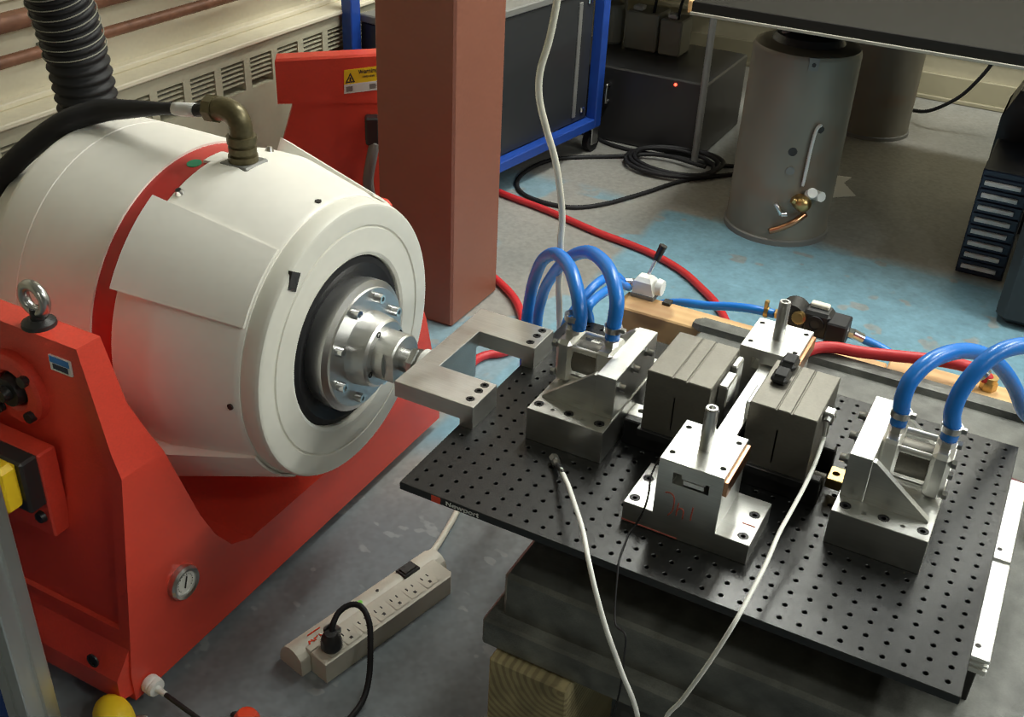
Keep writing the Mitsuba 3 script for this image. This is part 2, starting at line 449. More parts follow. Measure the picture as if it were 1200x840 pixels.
for i in range(8):
    a = 22.5 + 45 * i
    x, y, z = polar(-0.999, 0.088, a)
    put(arm + '__bolt', cyl((x, y, z), (x + 0.013, y, z), 0.0085, 0.0082, 18) - ngon((x + 0.006, y, z), (x + 0.02, y, z), 0.0045, 6), 'chrome')
for i in range(4):
    x, y, z = polar(-0.9615, 0.049, 22 + 90 * i)
    put(arm + '__set_screw', cyl((x - 0.004, y, z), (x + 0.0015, y, z), 0.0055, None, 14) - ngon((x, y, z), (x + 0.01, y, z), 0.003, 6), 'black_steel')
for a, x, r in ((24, -1.269, 0.2835), (-16, -1.245, 0.2845)):
    p, q = polar(x, r, a), polar(x, r + 0.008, a)
    part(sh, 'cover_screw', cyl(p, q, 0.008, 0.005, 14), 'chrome')
for a, x, r in ((91, -1.080, 0.2525), (2, -1.078, 0.2520)):
    p, q = polar(x, r, a), polar(x, r + 0.0025, a)
    part(sh, 'plug_hole', cyl(p, q, 0.0055, None, 14), 'slot_black')
p, q = polar(-1.306, 0.2785, 8), polar(-1.306, 0.2798, 8)
part(sh, 'green_dot', cyl(p, q, 0.0125, None, 24), 'green_sticker', label='round green sticker on the red band')
# cable socket on top
ez = SZ + 0.283
el = part(sh, 'elbow_connector', join(tube([(-1.234, SY, ez - 0.012), (-1.234, SY, ez + 0.03), (-1.234, SY, ez + 0.055), (-1.238, SY, ez + 0.072), (-1.250, SY, ez + 0.081), (-1.268, SY, ez + 0.083), (-1.283, SY, ez + 0.080)], 0.0195, 20, 6),
                                      *[lathe([(0.0, 0), (0.0215 + d, 0), (0.0215 + d, h), (0.0, h)], (-1.234, SY, z), (-1.234, SY, z + 1), 28) for z, h, d in ((ez, 0.012, 0.003), (ez + 0.017, 0.010, 0.0015), (ez + 0.033, 0.012, 0.003))]), 'olive_metal', 35, label='olive metal elbow cable socket')
put(el + '__flange', box(-1.263, -1.205, SY - 0.029, SY + 0.029, ez - 0.02, ez + 0.002, 0.003), 'grey_metal', False)
put(el + '__gland_nut', lathe([(0, 0), (0.023, 0), (0.023, 0.018), (0, 0.018)], (-1.279, SY, ez + 0.080), (-1.4, SY, ez + 0.070), 8), 'olive_metal', False)

# red cradle: U section along x, uprights chamfered back towards the top
XF, XB = -1.145, -1.66
U = [(-0.207, F0 + 0.025), (0.751, F0 + 0.025), (0.751, -0.44), (0.739, -0.37), (0.700, -0.067), (0.698, 0.142), (0.652, 0.142), (0.644, 0.03), (0.600, -0.117), (0.560, -0.24), (0.535, -0.30), (0.495, -0.35), (0.44, -0.372),
     (0.10, -0.372), (0.05, -0.35), (0.015, -0.30), (-0.012, -0.24), (-0.052, -0.117), (-0.100, 0.03), (-0.108, 0.142), (-0.152, 0.142), (-0.154, -0.067), (-0.196, -0.37), (-0.207, -0.44)]
side = [(XF, F0), (XF, -0.07), (-1.158, -0.03), (-1.192, 0.146), (-1.192, 0.20), (-1.50, 0.20), (-1.50, 0.146), (-1.56, -0.03), (XB, -0.15), (XB, F0)]
cradle = prism(U, 'x', -1.8, -1.0) ^ prism(side, 'y', -0.3, 0.9)
side_far = [(XF, F0), (XF, -0.38), (-1.160, -0.22), (-1.200, -0.05), (-1.23, 0.04), (-1.24, 0.05), (-1.46, 0.05), (-1.46, 0.04), (-1.56, -0.05), (XB, -0.15), (XB, F0)]
cradle = cradle - (box(-1.9, -0.9, 0.45, 0.9, F0, 0.4) - prism(side_far, 'y', 0.4, 1.0))
# pocket in the near outer face, behind a front lip and above a sloping foot flange
pocket = prism([(-0.30, -0.372), (-0.186, -0.355), (-0.140, -0.067), (-0.138, 0.118), (-0.30, 0.118)], 'x', -1.62, -1.168)
side_in = [(-1.168, -0.50), (-1.168, -0.078), (-1.183, -0.03), (-1.210, 0.112), (-1.49, 0.112), (-1.53, -0.03), (-1.63, -0.15), (-1.63, -0.50)]
cradle = cradle - (pocket ^ prism(side_in, 'y', -0.4, 0.0))
foot = prism([(-0.232, F0 + 0.045), (-0.15, F0 + 0.025), (-0.15, -0.372), (-0.187, -0.372), (-0.232, -0.43)], 'x', XB, XF - 0.004)
cradle = cradle + foot
cr = part(sh, 'cradle', cradle, 'red_enamel', 20, label='red cast cradle')
for x in (-1.60, -1.22):
    for y in (-0.14, 0.69):
        put(cr + '__rubber_foot', cyl((x, y, F0), (x, y, F0 + 0.0255), 0.03), 'black_rubber')
# trunnion boss and lock on the near face
tb = part(sh, 'trunnion_boss', lathe([(0.030, 0), (0.062, 0), (0.060, 0.014), (0.054, 0.018), (0.036, 0.018), (0.030, 0.012)], (-1.352, -0.138, 0.02), (-1.352, -1.0, 0.02), 40), 'red_enamel', 25, label='red ring boss with dark lock')
put(tb + '__lock', join(cyl((-1.352, -0.136, 0.02), (-1.352, -0.164, 0.02), 0.029, 0.024, 20), cyl((-1.352, -0.164, 0.02), (-1.352, -0.176, 0.02), 0.013, 0.011, 12)), 'black_steel')
for dx, dz in ((-0.035, 0.035), (0.038, 0.03), (0.035, -0.035), (-0.03, -0.038)):
    put(tb + '__bolt', cyl((-1.352 + dx, -0.150, 0.02 + dz), (-1.352 + dx, -0.164, 0.02 + dz), 0.009, None, 12), 'black_steel')
# eye bolt
eb = part(sh, 'eye_bolt', join(lathe([(0.0, 0), (0.025, 0), (0.024, 0.006), (0.014, 0.012), (0.0, 0.012)], (-1.288, -0.130, 0.142), (-1.288, -0.130, 1), 24), cyl((-1.288, -0.130, 0.15), (-1.288, -0.130, 0.170), 0.011, 0.0095)), 'black_steel', label='forged steel lifting eye')
th = np.linspace(0, 2 * np.pi, 33)
put(eb + '__ring', tube([(-1.288 + 0.0215 * math.sin(a), -0.130, 0.1845 - 0.0215 * math.cos(a)) for a in th], 0.0085, 12, 1, False), 'steel', 40)
# sticker, gauge and switch box on the near upright
k = part(sh, 'name_sticker', box(-1.249, -1.207, -0.1555, -0.138, 0.092, 0.117), 'pale_sticker', False, label='small blue and silver name sticker')
put(k + '__blue_field', box(-1.247, -1.209, -0.1562, -0.150, 0.106, 0.1165), 'blue_sticker', False)
put(k + '__dark_field', box(-1.243, -1.213, -0.1562, -0.150, 0.0955, 0.1045), 'navy_cabinet', False)
gx, gy, gz = XF, -0.075, -0.335
ga = part(sh, 'pressure_gauge', lathe([(0.0, -0.01), (0.031, -0.01), (0.031, 0.010), (0.028, 0.015), (0.0225, 0.013), (0.0225, 0.007), (0, 0.007)], (gx, gy, gz), (gx + 1, gy, gz), 36), 'steel', 25, label='round chrome pressure gauge')
put(ga + '__dial', cyl((gx + 0.0065, gy, gz), (gx + 0.0095, gy, gz), 0.0224, None, 32), 'gauge_face')
put(ga + '__needle', rot_to(M.cube([0.0022, 0.0010, 0.022]).translate([-0.0011, -0.0005, -0.009]), (gx + 0.0112, gy, gz), (gx + 0.0112, gy + 0.35, gz + 1)), 'slot_black', False)
put(ga + '__scale', join(*[box(gx + 0.0098, gx + 0.0104, gy + 0.0165 * math.sin(a) - 0.0008, gy + 0.0165 * math.sin(a) + 0.0008, gz + 0.0165 * math.cos(a) - 0.0008, gz + 0.0165 * math.cos(a) + 0.0008) for a in np.linspace(-2.3, 2.3, 15)]), 'slot_black', False, kind='stuff')
sp = part(sh, 'switch_plate', box(-1.49, -1.278, -0.190, -0.155, -0.215, -0.055, 0.003), 'red_enamel', False, label='red plate carrying a black and yellow switch')
for z in (-0.090, -0.178):
    put(sp + '__bolt', lathe([(0, 0), (0.0105, 0), (0.009, 0.008), (0, 0.010)], (-1.298, -0.190, z), (-1.298, -1, z), 16), 'black_steel')
put(sp + '__switch_box', box(-1.48, -1.276, -0.222, -0.190, -0.145, -0.050, 0.004), 'black_plastic', False)
put(sp + '__switch_cover', box(-1.48, -1.281, -0.258, -0.222, -0.128, -0.045, 0.008), 'yellow_plastic', 25)
part(sh, 'plugged_hole', lathe([(0.0, 0), (0.012, 0), (0.012, 0.003), (0.008, 0.003), (0.008, 0.001), (0, 0.001)], (-1.196, -0.2315, -0.405), (-1.196, -1, -0.33), 20), 'black_steel')
def text_on_y(s, h, x, y, z, slope=0.0, depth=0.0012):
    """lettering on a face that looks towards -y, from x rightwards"""
    t = meshkit.text_mesh(s, h)
    t = tm(t)
    v = np.array(t.vertices)
    v = v - [v[:, 0].min(), v[:, 1].min(), v[:, 2].min()]
    zz = v[:, 2] / max(v[:, 2].max(), 1e-9) * depth
    w = np.stack([x + v[:, 0], y - zz, z + v[:, 1] + slope * v[:, 0]], 1)
    return trimesh.Trimesh(w, t.faces, process=False)


part(sh, 'rear_vent', join(box(-1.80, -1.69, 0.30, 0.50, -0.14, 0.06, 0.008), cyl((-1.745, 0.415, 0.05), (-1.745, 0.415, 0.15), 0.051, None, 32)), 'black_plastic')

# flexible cooling duct with a wire helix
DP = [(-1.745, 0.415, 0.10), (-1.745, 0.415, 0.17), (-1.745, 0.413, 0.25), (-1.744, 0.405, 0.33), (-1.740, 0.390, 0.41), (-1.734, 0.362, 0.50), (-1.725, 0.315, 0.60), (-1.715, 0.25, 0.72), (-1.70, 0.17, 0.86)]
duct = thing('cooling_duct', 'thick black ribbed flexible duct rising from the back of the white machine', 'duct')
dc = spline(DP, 60)
seglen = np.concatenate([[0], np.cumsum(np.linalg.norm(np.diff(dc, axis=0), axis=1))])


def duct_radius(t, n):
    s = np.interp(np.linspace(0, 1, n), np.linspace(0, 1, len(seglen)), seglen)
    return 0.0555 + 0.0038 * np.cos(2 * np.pi * s / 0.0215)


part(duct, 'hose', tube(DP, 0.066, 36, 40, True, duct_radius), 'black_rubber', True)
ss = np.linspace(0.235, seglen[-1] - 0.01, 1500)
cc = np.stack([np.interp(ss, seglen, dc[:, i]) for i in range(3)], 1)
tt = np.gradient(cc, axis=0)
tt /= np.linalg.norm(tt, axis=1, keepdims=True)
uu = np.cross(tt, [0.0, 1.0, 0.0])
uu /= np.linalg.norm(uu, axis=1, keepdims=True)
vv = np.cross(tt, uu)
aa = 2 * np.pi * (ss - 0.0) / 0.0215
hel = cc + 0.0598 * (np.cos(aa)[:, None] * uu + np.sin(aa)[:, None] * vv)
part(duct, 'wire_helix', tube(hel, 0.0012, 5, 1, False), 'grey_box', True, label='pale wire wound round the duct')

# thick cable from the elbow over the back of the machine
cb = thing('power_cable', 'thick black cable from the olive elbow over the top of the white machine', 'cable')
CABLE = [(-1.290, SY, 0.354), (-1.326, SY, 0.342), (-1.373, SY, 0.335), (-1.422, SY, 0.326), (-1.483, SY, 0.313), (-1.540, 0.264, 0.301), (-1.588, 0.233, 0.283), (-1.640, 0.206, 0.245), (-1.690, 0.175, 0.195), (-1.735, 0.150, 0.140), (-1.775, 0.13, 0.06), (-1.80, 0.12, -0.10), (-1.80, 0.12, F0 + 0.03)]
part(cb, 'sheath', tube(CABLE, 0.0165, 14, 8, True, lambda t, n: 0.0108 + 0.0095 * np.clip((t - 0.22) / 0.2, 0, 1)), 'black_rubber', True)
part(cb, 'white_label', tube(CABLE[1:3], 0.0116, 14, 4, True), 'pale_sticker', True, label='white wrap-round label')

# second red machine stand behind, turned 37 degrees
ph = math.radians(37)


def stand_local(m):
    t = tm(m).copy()
    R = np.eye(4)
    R[:2, :2] = [[math.cos(ph), -math.sin(ph)], [math.sin(ph), math.cos(ph)]]
    R[:3, 3] = [-1.974, 1.25, 0]
    t.apply_transform(R)
    return t


rs = thing('red_stand', 'second red machine stand behind the white machine, with a yellow warning sticker', 'machine stand')
head = M.hull_points(np.array([(x, y, z) for x, z in ((0, -0.043), (0, 0.074), (0.42, 0.095), (0.42, -0.043)) for y in (0, 0.006)] + [(x, y, z) for x, z in ((0.004, -0.043), (0.004, 0.080), (0.42, 0.101), (0.42, -0.043)) for y in (0.006, 0.055)]))
part(rs, 'body', stand_local(head + prism([(0.04, -0.05), (0.04, -0.04), (0.42, -0.04), (0.42, F0), (-0.06, F0), (-0.06, -0.36), (0.0, -0.174)], 'y', 0.004, 0.050)), 'red_enamel', 20)
st = part(rs, 'warning_sticker', stand_local(prism([(0.182, -0.016), (0.276, -0.005), (0.276, 0.061), (0.184, 0.050)], 'y', -0.0012, 0.001)), 'yellow_plastic', False, label='yellow and white warning sticker')
put(st + '__white_field', stand_local(prism([(0.182, -0.016), (0.276, -0.005), (0.276, 0.021), (0.183, 0.010)], 'y', -0.0018, 0.001)), 'pale_sticker', False)
put(st + '__triangle', stand_local(prism([(0.187, 0.014), (0.213, 0.0175), (0.201, 0.043)], 'y', -0.0020, 0) - prism([(0.192, 0.018), (0.208, 0.020), (0.2005, 0.036)], 'y', -0.01, 0.01) + box(0.1985, 0.2025, -0.002, 0, 0.020, 0.030)), 'slot_black', False)


def text_flat(s, h, depth=0.0008, slope=0.0, bold=True):
    """lettering in the x-z plane, reading along +x, facing -y, from the origin"""
    t = tm(meshkit.text_mesh(s, h, depth, bold))
    v = np.array(t.vertices)
    w = np.stack([v[:, 0] - v[:, 0].min(), -v[:, 2], v[:, 1] + slope * (v[:, 0] - v[:, 0].min())], 1)
    return trimesh.Trimesh(w, t.faces, process=False)


w1 = text_flat('Warning', 0.010, 0.0008, 0.12)
w1.apply_translation([0.223, -0.0012, 0.040])
w2 = text_flat('keep clear', 0.005, 0.0008, 0.12)
w2.apply_translation([0.235, -0.0012, 0.030])
put(st + '__lettering', stand_local(w1), 'slot_black', False)
put(st + '__lettering', stand_local(w2), 'slot_black', False)
for u in (0.188, 0.252):
    put(st + '__grey_mark', stand_local(prism([(u, -0.010 + (u - 0.188) * 0.12), (u + 0.018, -0.008 + (u - 0.188) * 0.12), (u + 0.018, 0.006 + (u - 0.188) * 0.12), (u, 0.004 + (u - 0.188) * 0.12)], 'y', -0.0024, -0.0012)), 'grey_metal', False)
part(rs, 'latch', stand_local(join(box(0.236, 0.275, -0.035, 0.004, -0.155, -0.075, 0.005))), 'black_plastic', False, label='black plastic latch')
part(rs, 'cable_gland', stand_local(tube([(0.262, -0.02, -0.15), (0.250, -0.03, -0.20), (0.240, -0.03, -0.26), (0.245, -0.03, -0.32)], 0.016, 12)), 'grey_metal', True)

# ---------------------------------------------------------------- the bench
SLAB = -0.085
BEAM = [-0.013, 0.071, -0.040]
slab = thing('stone_bench_slab', 'heavy mottled dark grey stone slab carrying the black hole board', 'bench slab')
part(slab, 'slab', box(-0.568, 0.95, -0.024, 0.766, -0.166, SLAB, 0.006) + box(-0.588, 0.95, -0.046, 0.766, -0.210, -0.160, 0.004), 'stone', 25)
OFF[:] = BEAM
part(slab, 'rear_lip', M.hull_points(np.vstack([np.array([(x, y, z) for x in (-0.555, 0.95) for y, z in ((0.690, -0.046), (0.735, -0.046), (0.695, -0.034), (0.728, -0.034))]), np.array([(-0.572, y, z) for y, z in ((0.70, -0.045), (0.725, -0.045), (0.705, -0.038), (0.72, -0.038))])])), 'stone', 25)
beam = single('pine_beam', box(-0.735, -0.21, 0.698, 0.770, -0.135, -0.046, 0.003), 'pine', 'pale pine beam along the back of the stone slab with a white lever valve on it', 'wooden beam', smooth=False)
beam2 = single('pine_beam', box(-0.208, 0.95, 0.737, 0.796, -0.135, -0.044, 0.003), 'pine', 'pale pine beam along the back right of the stone slab under the red hose', 'wooden beam', smooth=False)
OFF[:] = [0, 0, 0]
single('timber_block', box(-0.565, -0.442, -0.064, 0.14, F0, -0.2105, 0.003), 'end_grain', 'rough squared timber block with visible end grain under the front left of the slab', 'timber block', smooth=False)
single('timber_block', box(-0.612, -0.578, 0.06, 0.44, F0, -0.33, 0.003), 'old_timber', 'orange-brown timber plank on edge under the slab, left of the end-grain block', 'timber block', smooth=False)
single('timber_block', box(0.45, 0.60, -0.02, 0.75, F0, -0.2105, 0.003), 'old_timber', 'timber block under the right end of the stone slab', 'timber block', smooth=False)
single('timber_block', box(-0.50, -0.36, 0.62, 0.86, F0, -0.2105, 0.003) + box(-0.50, -0.36, 0.772, 0.86, -0.22, -0.1755), 'old_timber', 'timber block under the back left of the stone slab and the pine beam', 'timber block', smooth=False)
single('timber_block', box(0.30, 0.44, 0.772, 0.86, F0, -0.1755, 0.003), 'old_timber', 'timber block under the right pine beam', 'timber block', smooth=False)

# aluminium bars between slab and board
BT = -0.0127


def bar(x0, x1, y0, y1, label):
    k = thing('support_bar', label, 'metal bar')
    m = box(x0, x1, y0, y1, BT - 0.025, BT, 0.001)
    part(k, 'riser', box(x0 + 0.002, x1 - 0.010, y0, y1, SLAB, BT - 0.0248, 0.001), 'black_steel', False)
    for z in (BT - 0.017, BT - 0.009):
        m = m - box(x1 - 0.005, x1 + 0.01, y0 - 0.01, y1 + 0.01, z, z + 0.005) - box(x0 + 0.004, x1 + 0.01, y0 - 0.01, y0 + 0.004, z, z + 0.005)
    part(k, 'bar', m, 'bright_aluminium', False)
    part(k, 'cap_screw', cyl((x1 - 0.017, y0 + 0.022, BT - 0.001), (x1 - 0.017, y0 + 0.022, BT + 0.0006), 0.0035, None, 12), 'slot_black')


bar(-0.012, 0.041, 0.070, 0.265, 'bright metal bar under the right edge of the black board, nearer one')
bar(-0.012, 0.041, 0.272, 0.470, 'bright metal bar under the right edge of the black board, farther one')
bar(-0.50, -0.45, 0.070, 0.470, 'metal bar under the middle left of the black board')

# breadboard with its 30 x 22 tapped holes
bb = thing('optical_breadboard', 'flat black metal board full of tapped holes on the stone slab', 'breadboard')
hole = lathe([(0.0, -0.02), (0.0031, -0.02), (0.0031, -0.0007), (0.0040, 0.0001), (0.0040, 0.01), (0.0, 0.01)], (0, 0, 0), (0, 0, 1), 10)
plate = box(-0.7425, 0.0175, -0.0175, 0.5425, BT, 0.0, 0.0008)
plate = plate - M.compose([hole.translate([-0.025 * i, 0.025 * j, 0]) for i in range(30) for j in range(22)])
part(bb, 'plate', plate, 'black_anodised', False)
mk = part(bb, 'maker_mark', box(-0.690, -0.675, -0.0179, -0.0170, -0.0118, -0.0012), 'red_plastic', False, label='small red square with white lettering')
t = text_flat('Newport', 0.0066, 0.0005)
t.apply_translation([-0.666, -0.0175, -0.0093])
t.vertices[:, 0] = -0.666 + (t.vertices[:, 0] + 0.666) * (0.052 / (t.vertices[:, 0].max() + 0.666))
put(mk + '__lettering', t, 'pale_sticker', False)

# ---- bracket joining the machine to the table line
br = thing('coupling_bracket', 'bare aluminium C-shaped bracket between the white machine and the board', 'bracket')
b = box(-0.858, -0.822, 0.145, 0.417, 0.012, 0.040, 0.0008) + box(-0.824, -0.718, 0.145, 0.220, 0.012, 0.040, 0.0008) + box(-0.824, -0.718, 0.346, 0.417, 0.012, 0.040, 0.0008)
b = b + box(-0.858, -0.823, 0.222, 0.340, -0.045, 0.014, 0.0008) + box(-0.7405, -0.718, 0.145, 0.220, 0.0, 0.014) + box(-0.7405, -0.718, 0.346, 0.417, 0.0, 0.014)
BB = [(-0.7335, y) for y in (0.164, 0.190, 0.216 - 0.008)] + [(-0.7335, y) for y in (0.361, 0.385, 0.405)]
for x, y in BB:
    b = b - cyl((x, y, 0.030), (x, y, 0.05), 0.0070, None, 20)
b = b - cyl((-0.83, 0.262, -0.015), (-0.81, 0.262, -0.015), 0.009, None, 20)
part(br, 'body', b, 'aluminium', False)
for x, y in BB:
    part(br, 'screw', socket_screw(x, y, 0.030, 0.0065, 0.0105), 'black_steel')
part(br, 'centre_screw', cyl((-0.8225, 0.285, -0.02), (-0.806, 0.285, -0.02), 0.0055, None, 16), 'steel')

# ---- rod from the armature to the bracket
rod = thing('drive_coupling', 'turned metal coupling between the round armature and the C-shaped bracket', 'coupling')
part(rod, 'collar', turned([(-0.9615, 0.0), (-0.9615, 0.0425), (-0.960, 0.0435), (-0.925, 0.0435), (-0.922, 0.041), (-0.922, 0.0)], 48) - box(-0.94, -0.90, 0.20, SY - 0.036, -0.1, 0.1), 'aluminium', 25)
part(rod, 'waist', turned([(-0.922, 0.0), (-0.922, 0.020), (-0.905, 0.020), (-0.905, 0.0)], 36), 'steel', 25)
part(rod, 'nut', lathe([(0, 0), (0.027, 0), (0.029, 0.002), (0.029, 0.011), (0.027, 0.013), (0, 0.013)], (-0.906, SY, SZ), (0, SY, SZ), 6), 'steel', False)
part(rod, 'neck', turned([(-0.893, 0.0), (-0.893, 0.0155), (-0.8585, 0.0155), (-0.8585, 0.0)], 30), 'chrome', 25)
part(rod, 'washer', turned([(-0.885, 0.0), (-0.885, 0.030), (-0.873, 0.030), (-0.873, 0.0)], 36), 'white_plastic', 25, label='white washer disc')


# ---- pneumatic clamps
def clamp(sign, xw, xf, name, label):
    """sign +1: wall plate at the right end (x = xw outer face), cylinder to its left; -1 mirrored. xf: far end of the base"""
    k = thing(name, label, 'clamp')
    lo, hi = min(xw, xf), max(xw, xf)
    d = -sign                                   # direction from the wall plate over the base
    base = box(lo, hi, 0.168, 0.400, 0.0, 0.055, 0.0008)
    bx = [xf + sign * 0.0105, (xw + xf) / 2 - sign * 0.002, xw - sign * 0.0145]
    for x in bx:
        for y in (0.187, 0.382):
            base = base - cyl((x, y, 0.046), (x, y, 0.06), 0.0078, None, 20)
    px = [(bx[0] + bx[1]) / 2, (bx[1] + bx[2]) / 2]
    for x in px:
        base = base - cyl((x, 0.183, 0.045), (x, 0.183, 0.06), 0.0032, None, 14)
    part(k, 'base', base, 'aluminium', False)
    for x in bx:
        for y in (0.187, 0.382):
            part(k, 'screw', socket_screw(x, y, 0.046, 0.0071, 0.0085), 'black_steel')
    for x in px:
        part(k, 'dowel_pin', cyl((x, 0.183, 0.044), (x, 0.183, 0.0545), 0.0030, 0.0026, 14), 'chrome')
    wp = box(min(xw - sign * 0.002, xw - sign * 0.033), max(xw - sign * 0.002, xw - sign * 0.033), 0.205, 0.365, 0.055, 0.124, 0.0008)
    part(k, 'wall_plate', wp, 'aluminium', False)
    xi = xw - sign * 0.033                      # inner face of the wall plate
    for y in (0.2055, 0.3545):
        part(k, 'gusset', prism([(xi, 0.055), (xi + d * 0.084, 0.055), (xi + d * 0.084, 0.058), (xi + d * 0.004, 0.1215), (xi, 0.1215)], 'y', y, y + 0.010), 'aluminium', False)
    cy, cz = 0.284, 0.097
    a0, a1 = xi, xi + d * 0.024
    b0, b1 = xi + d * 0.064, xi + d * 0.090
    part(k, 'front_head', box(min(a0, a1), max(a0, a1), cy - 0.030, cy + 0.030, cz - 0.040, cz + 0.032, 0.004), 'bright_aluminium', 20)
    part(k, 'rear_head', box(min(b0, b1), max(b0, b1), cy - 0.030, cy + 0.030, cz - 0.040, cz + 0.032, 0.006), 'bright_aluminium', 20)
    part(k, 'barrel', cyl((min(a1, b0), cy, cz - 0.003), (max(a1, b0), cy, cz - 0.003), 0.0255, None, 40), 'dark_iron', 25)
    for sy in (-1, 1):
        for sz in (-1, 1):
            y, z = cy + sy * 0.0245, cz - 0.003 + sz * 0.0255
            part(k, 'tie_rod', cyl((min(a1, b0), y, z), (max(a1, b0), y, z), 0.0048, None, 16), 'bright_aluminium', 25)
            part(k, 'tie_nut', ngon((b1, y, z), (b1 + d * 0.006, y, z), 0.0065, 6), 'steel', False)
    for x in ((a0 + a1) / 2, (b0 + b1) / 2):
        n = part(k, 'port_fitting', join(ngon((x, cy, cz + 0.032), (x, cy, cz + 0.041), 0.0115, 6), cyl((x, cy, cz + 0.041), (x, cy, cz + 0.050), 0.0085, 0.0095, 18)), 'chrome', 20)
        put(n + '__hose_clip', join(lathe([(0.0118, 0), (0.0138, 0), (0.0138, 0.009), (0.0118, 0.009)], (x, cy, cz + 0.056), (x, cy, 1), 24), box(x + 0.008, x + 0.020, cy - 0.004, cy + 0.004, cz + 0.057, cz + 0.064, 0.001)), 'steel', 25)
    # screws through the wall plate towards the specimen
    for y, z in ((0.321, 0.112), (0.267, 0.112), (0.215, 0.108)):
        x0 = xw - sign * 0.002
        part(k, 'wall_screw', join(cyl((x0, y, z), (x0 + sign * 0.012, y, z), 0.0052, None, 14), ngon((x0, y, z), (x0 + sign * 0.004, y, z), 0.0078, 6)), 'chrome', 20)
    # piston rod with clevis end
    x0 = xw - sign * 0.002
    x0 = xw
    part(k, 'clevis', box(min(x0, x0 + sign * 0.026), max(x0, x0 + sign * 0.026), 0.262, 0.296, 0.018, 0.034, 0.001) - cyl((x0 + sign * 0.016, 0.279, 0.0), (x0 + sign * 0.016, 0.279, 0.1), 0.0055, None, 18), 'bright_aluminium' if sign > 0 else 'brass', False)
    return k


clamp(1, -0.517, -0.640, 'pneumatic_clamp', 'aluminium block with air cylinder and two blue hoses beside the C-shaped bracket')
clamp(-1, -0.189, -0.064, 'pneumatic_clamp', 'aluminium block with air cylinder near the right edge of the black board')


# ---- blade holders: the two inverted-T blocks
def t_block(y0, label, marked):
    k = thing('blade_holder', label, 'holder block')
    y1 = y0 + 0.100
    m = box(-0.4405, -0.265, y0, y1, 0.0, 0.0325, 0.0008) + box(-0.399, -0.3115, y0, y1, 0.03, 0.122, 0.0008)
    tb = [(-0.390, y0 + 0.084), (-0.320, y0 + 0.084), (-0.389, y0 + 0.020), (-0.320, y0 + 0.020)]
    fb = [(-0.4300, y0 + 0.064), (-0.4300, y0 + 0.015), (-0.278, y0 + 0.064), (-0.278, y0 + 0.015)]
    for x, y in tb:
        m = m - cyl((x, y, 0.108), (x, y, 0.13), 0.0042, None, 18)
    for x, y in fb:
        m = m - cyl((x, y, 0.024), (x, y, 0.04), 0.0076, None, 20)
    slot = prism([(-0.378, 0.0885), (-0.3285, 0.0885), (-0.3285, 0.1035), (-0.334, 0.1035), (-0.334, 0.1000), (-0.366, 0.1000), (-0.366, 0.1065), (-0.378, 0.1065)], 'y', y0 - 0.01, y1 + 0.01)
    m = m - slot
    part(k, 'block', m, 'aluminium', False)
    for x, y in tb:
        part(k, 'top_hole', cyl((x, y, 0.107), (x, y, 0.1095), 0.0042, None, 16), 'slot_black', False)
    for x, y in fb:
        part(k, 'screw', socket_screw(x, y, 0.024, 0.0069, 0.0082), 'black_steel')
    part(k, 'post', lathe([(0.0, 0.0), (0.0088, 0.0), (0.0088, 0.063), (0.0078, 0.065), (0.0045, 0.065), (0.0040, 0.060), (0.0, 0.060)], (-0.3545, y0 + 0.05, 0.1215), (-0.3545, y0 + 0.05, 1), 28), 'steel', 25)
    part(k, 'copper_shim', box(-0.3117, -0.3060, y0 + 0.001, y1 - 0.004, 0.094, 0.116, 0.0006), 'copper', False, label='copper strip on the side')
    if marked:
        pen = []

        def stroke(pts):
            pen.append(tube([(x, y0 - 0.0003, z) for x, z in pts], 0.0009, 6, 4))
        stroke([(-0.385, 0.071), (-0.379, 0.0725), (-0.373, 0.069), (-0.371, 0.060), (-0.372, 0.045), (-0.377, 0.036)])
        stroke([(-0.365, 0.061), (-0.366, 0.050), (-0.366, 0.040)])
        stroke([(-0.366, 0.048), (-0.361, 0.054), (-0.357, 0.050), (-0.357, 0.038)])
        stroke([(-0.345, 0.062), (-0.346, 0.050), (-0.346, 0.040)])
        for q in pen:
            part(k, 'pen_stroke', q, 'red_ink', True)
        part(k, 'pen_stroke', tube([(-0.287, y0 + 0.040, 0.0327), (-0.279, y0 + 0.040, 0.0327), (-0.269, y0 + 0.0395, 0.0327)], 0.0008, 6, 2), 'red_ink', True)
        part(k, 'pen_stroke', tube([(-0.4405, y0 - 0.0003, 0.003), (-0.40, y0 - 0.0003, 0.0025), (-0.36, y0 - 0.0003, 0.002)], 0.0007, 6, 2), 'red_ink', True)
    return k


t_block(0.069, 'aluminium inverted-T block with red pen marks and upright post, near the board front', True)
t_block(0.401, 'aluminium inverted-T block with upright post at the back of the board', False)
single('spring_blade', box(-0.364, -0.336, 0.0705, 0.4995, 0.0905, 0.0975, 0.0006), 'bright_aluminium', 'bright flat blade bridging the two inverted-T blocks between the dark iron masses', 'blade', smooth=False)


# ---- the two dark iron masses on a rail
rail = thing('linear_rail', 'black slide rail along the board under the dark iron masses', 'rail')
part(rail, 'front_rail', box(-0.512, -0.218, 0.2335, 0.250, 0.0, 0.044, 0.002), 'black_steel', False)
part(rail, 'rear_rail', box(-0.512, -0.218, 0.318, 0.336, 0.0, 0.044, 0.002), 'black_steel', False)
part(rail, 'cross_rod', cyl((-0.512, 0.279, 0.0145), (-0.218, 0.279, 0.0145), 0.0120, None, 16), 'dark_iron', 25)


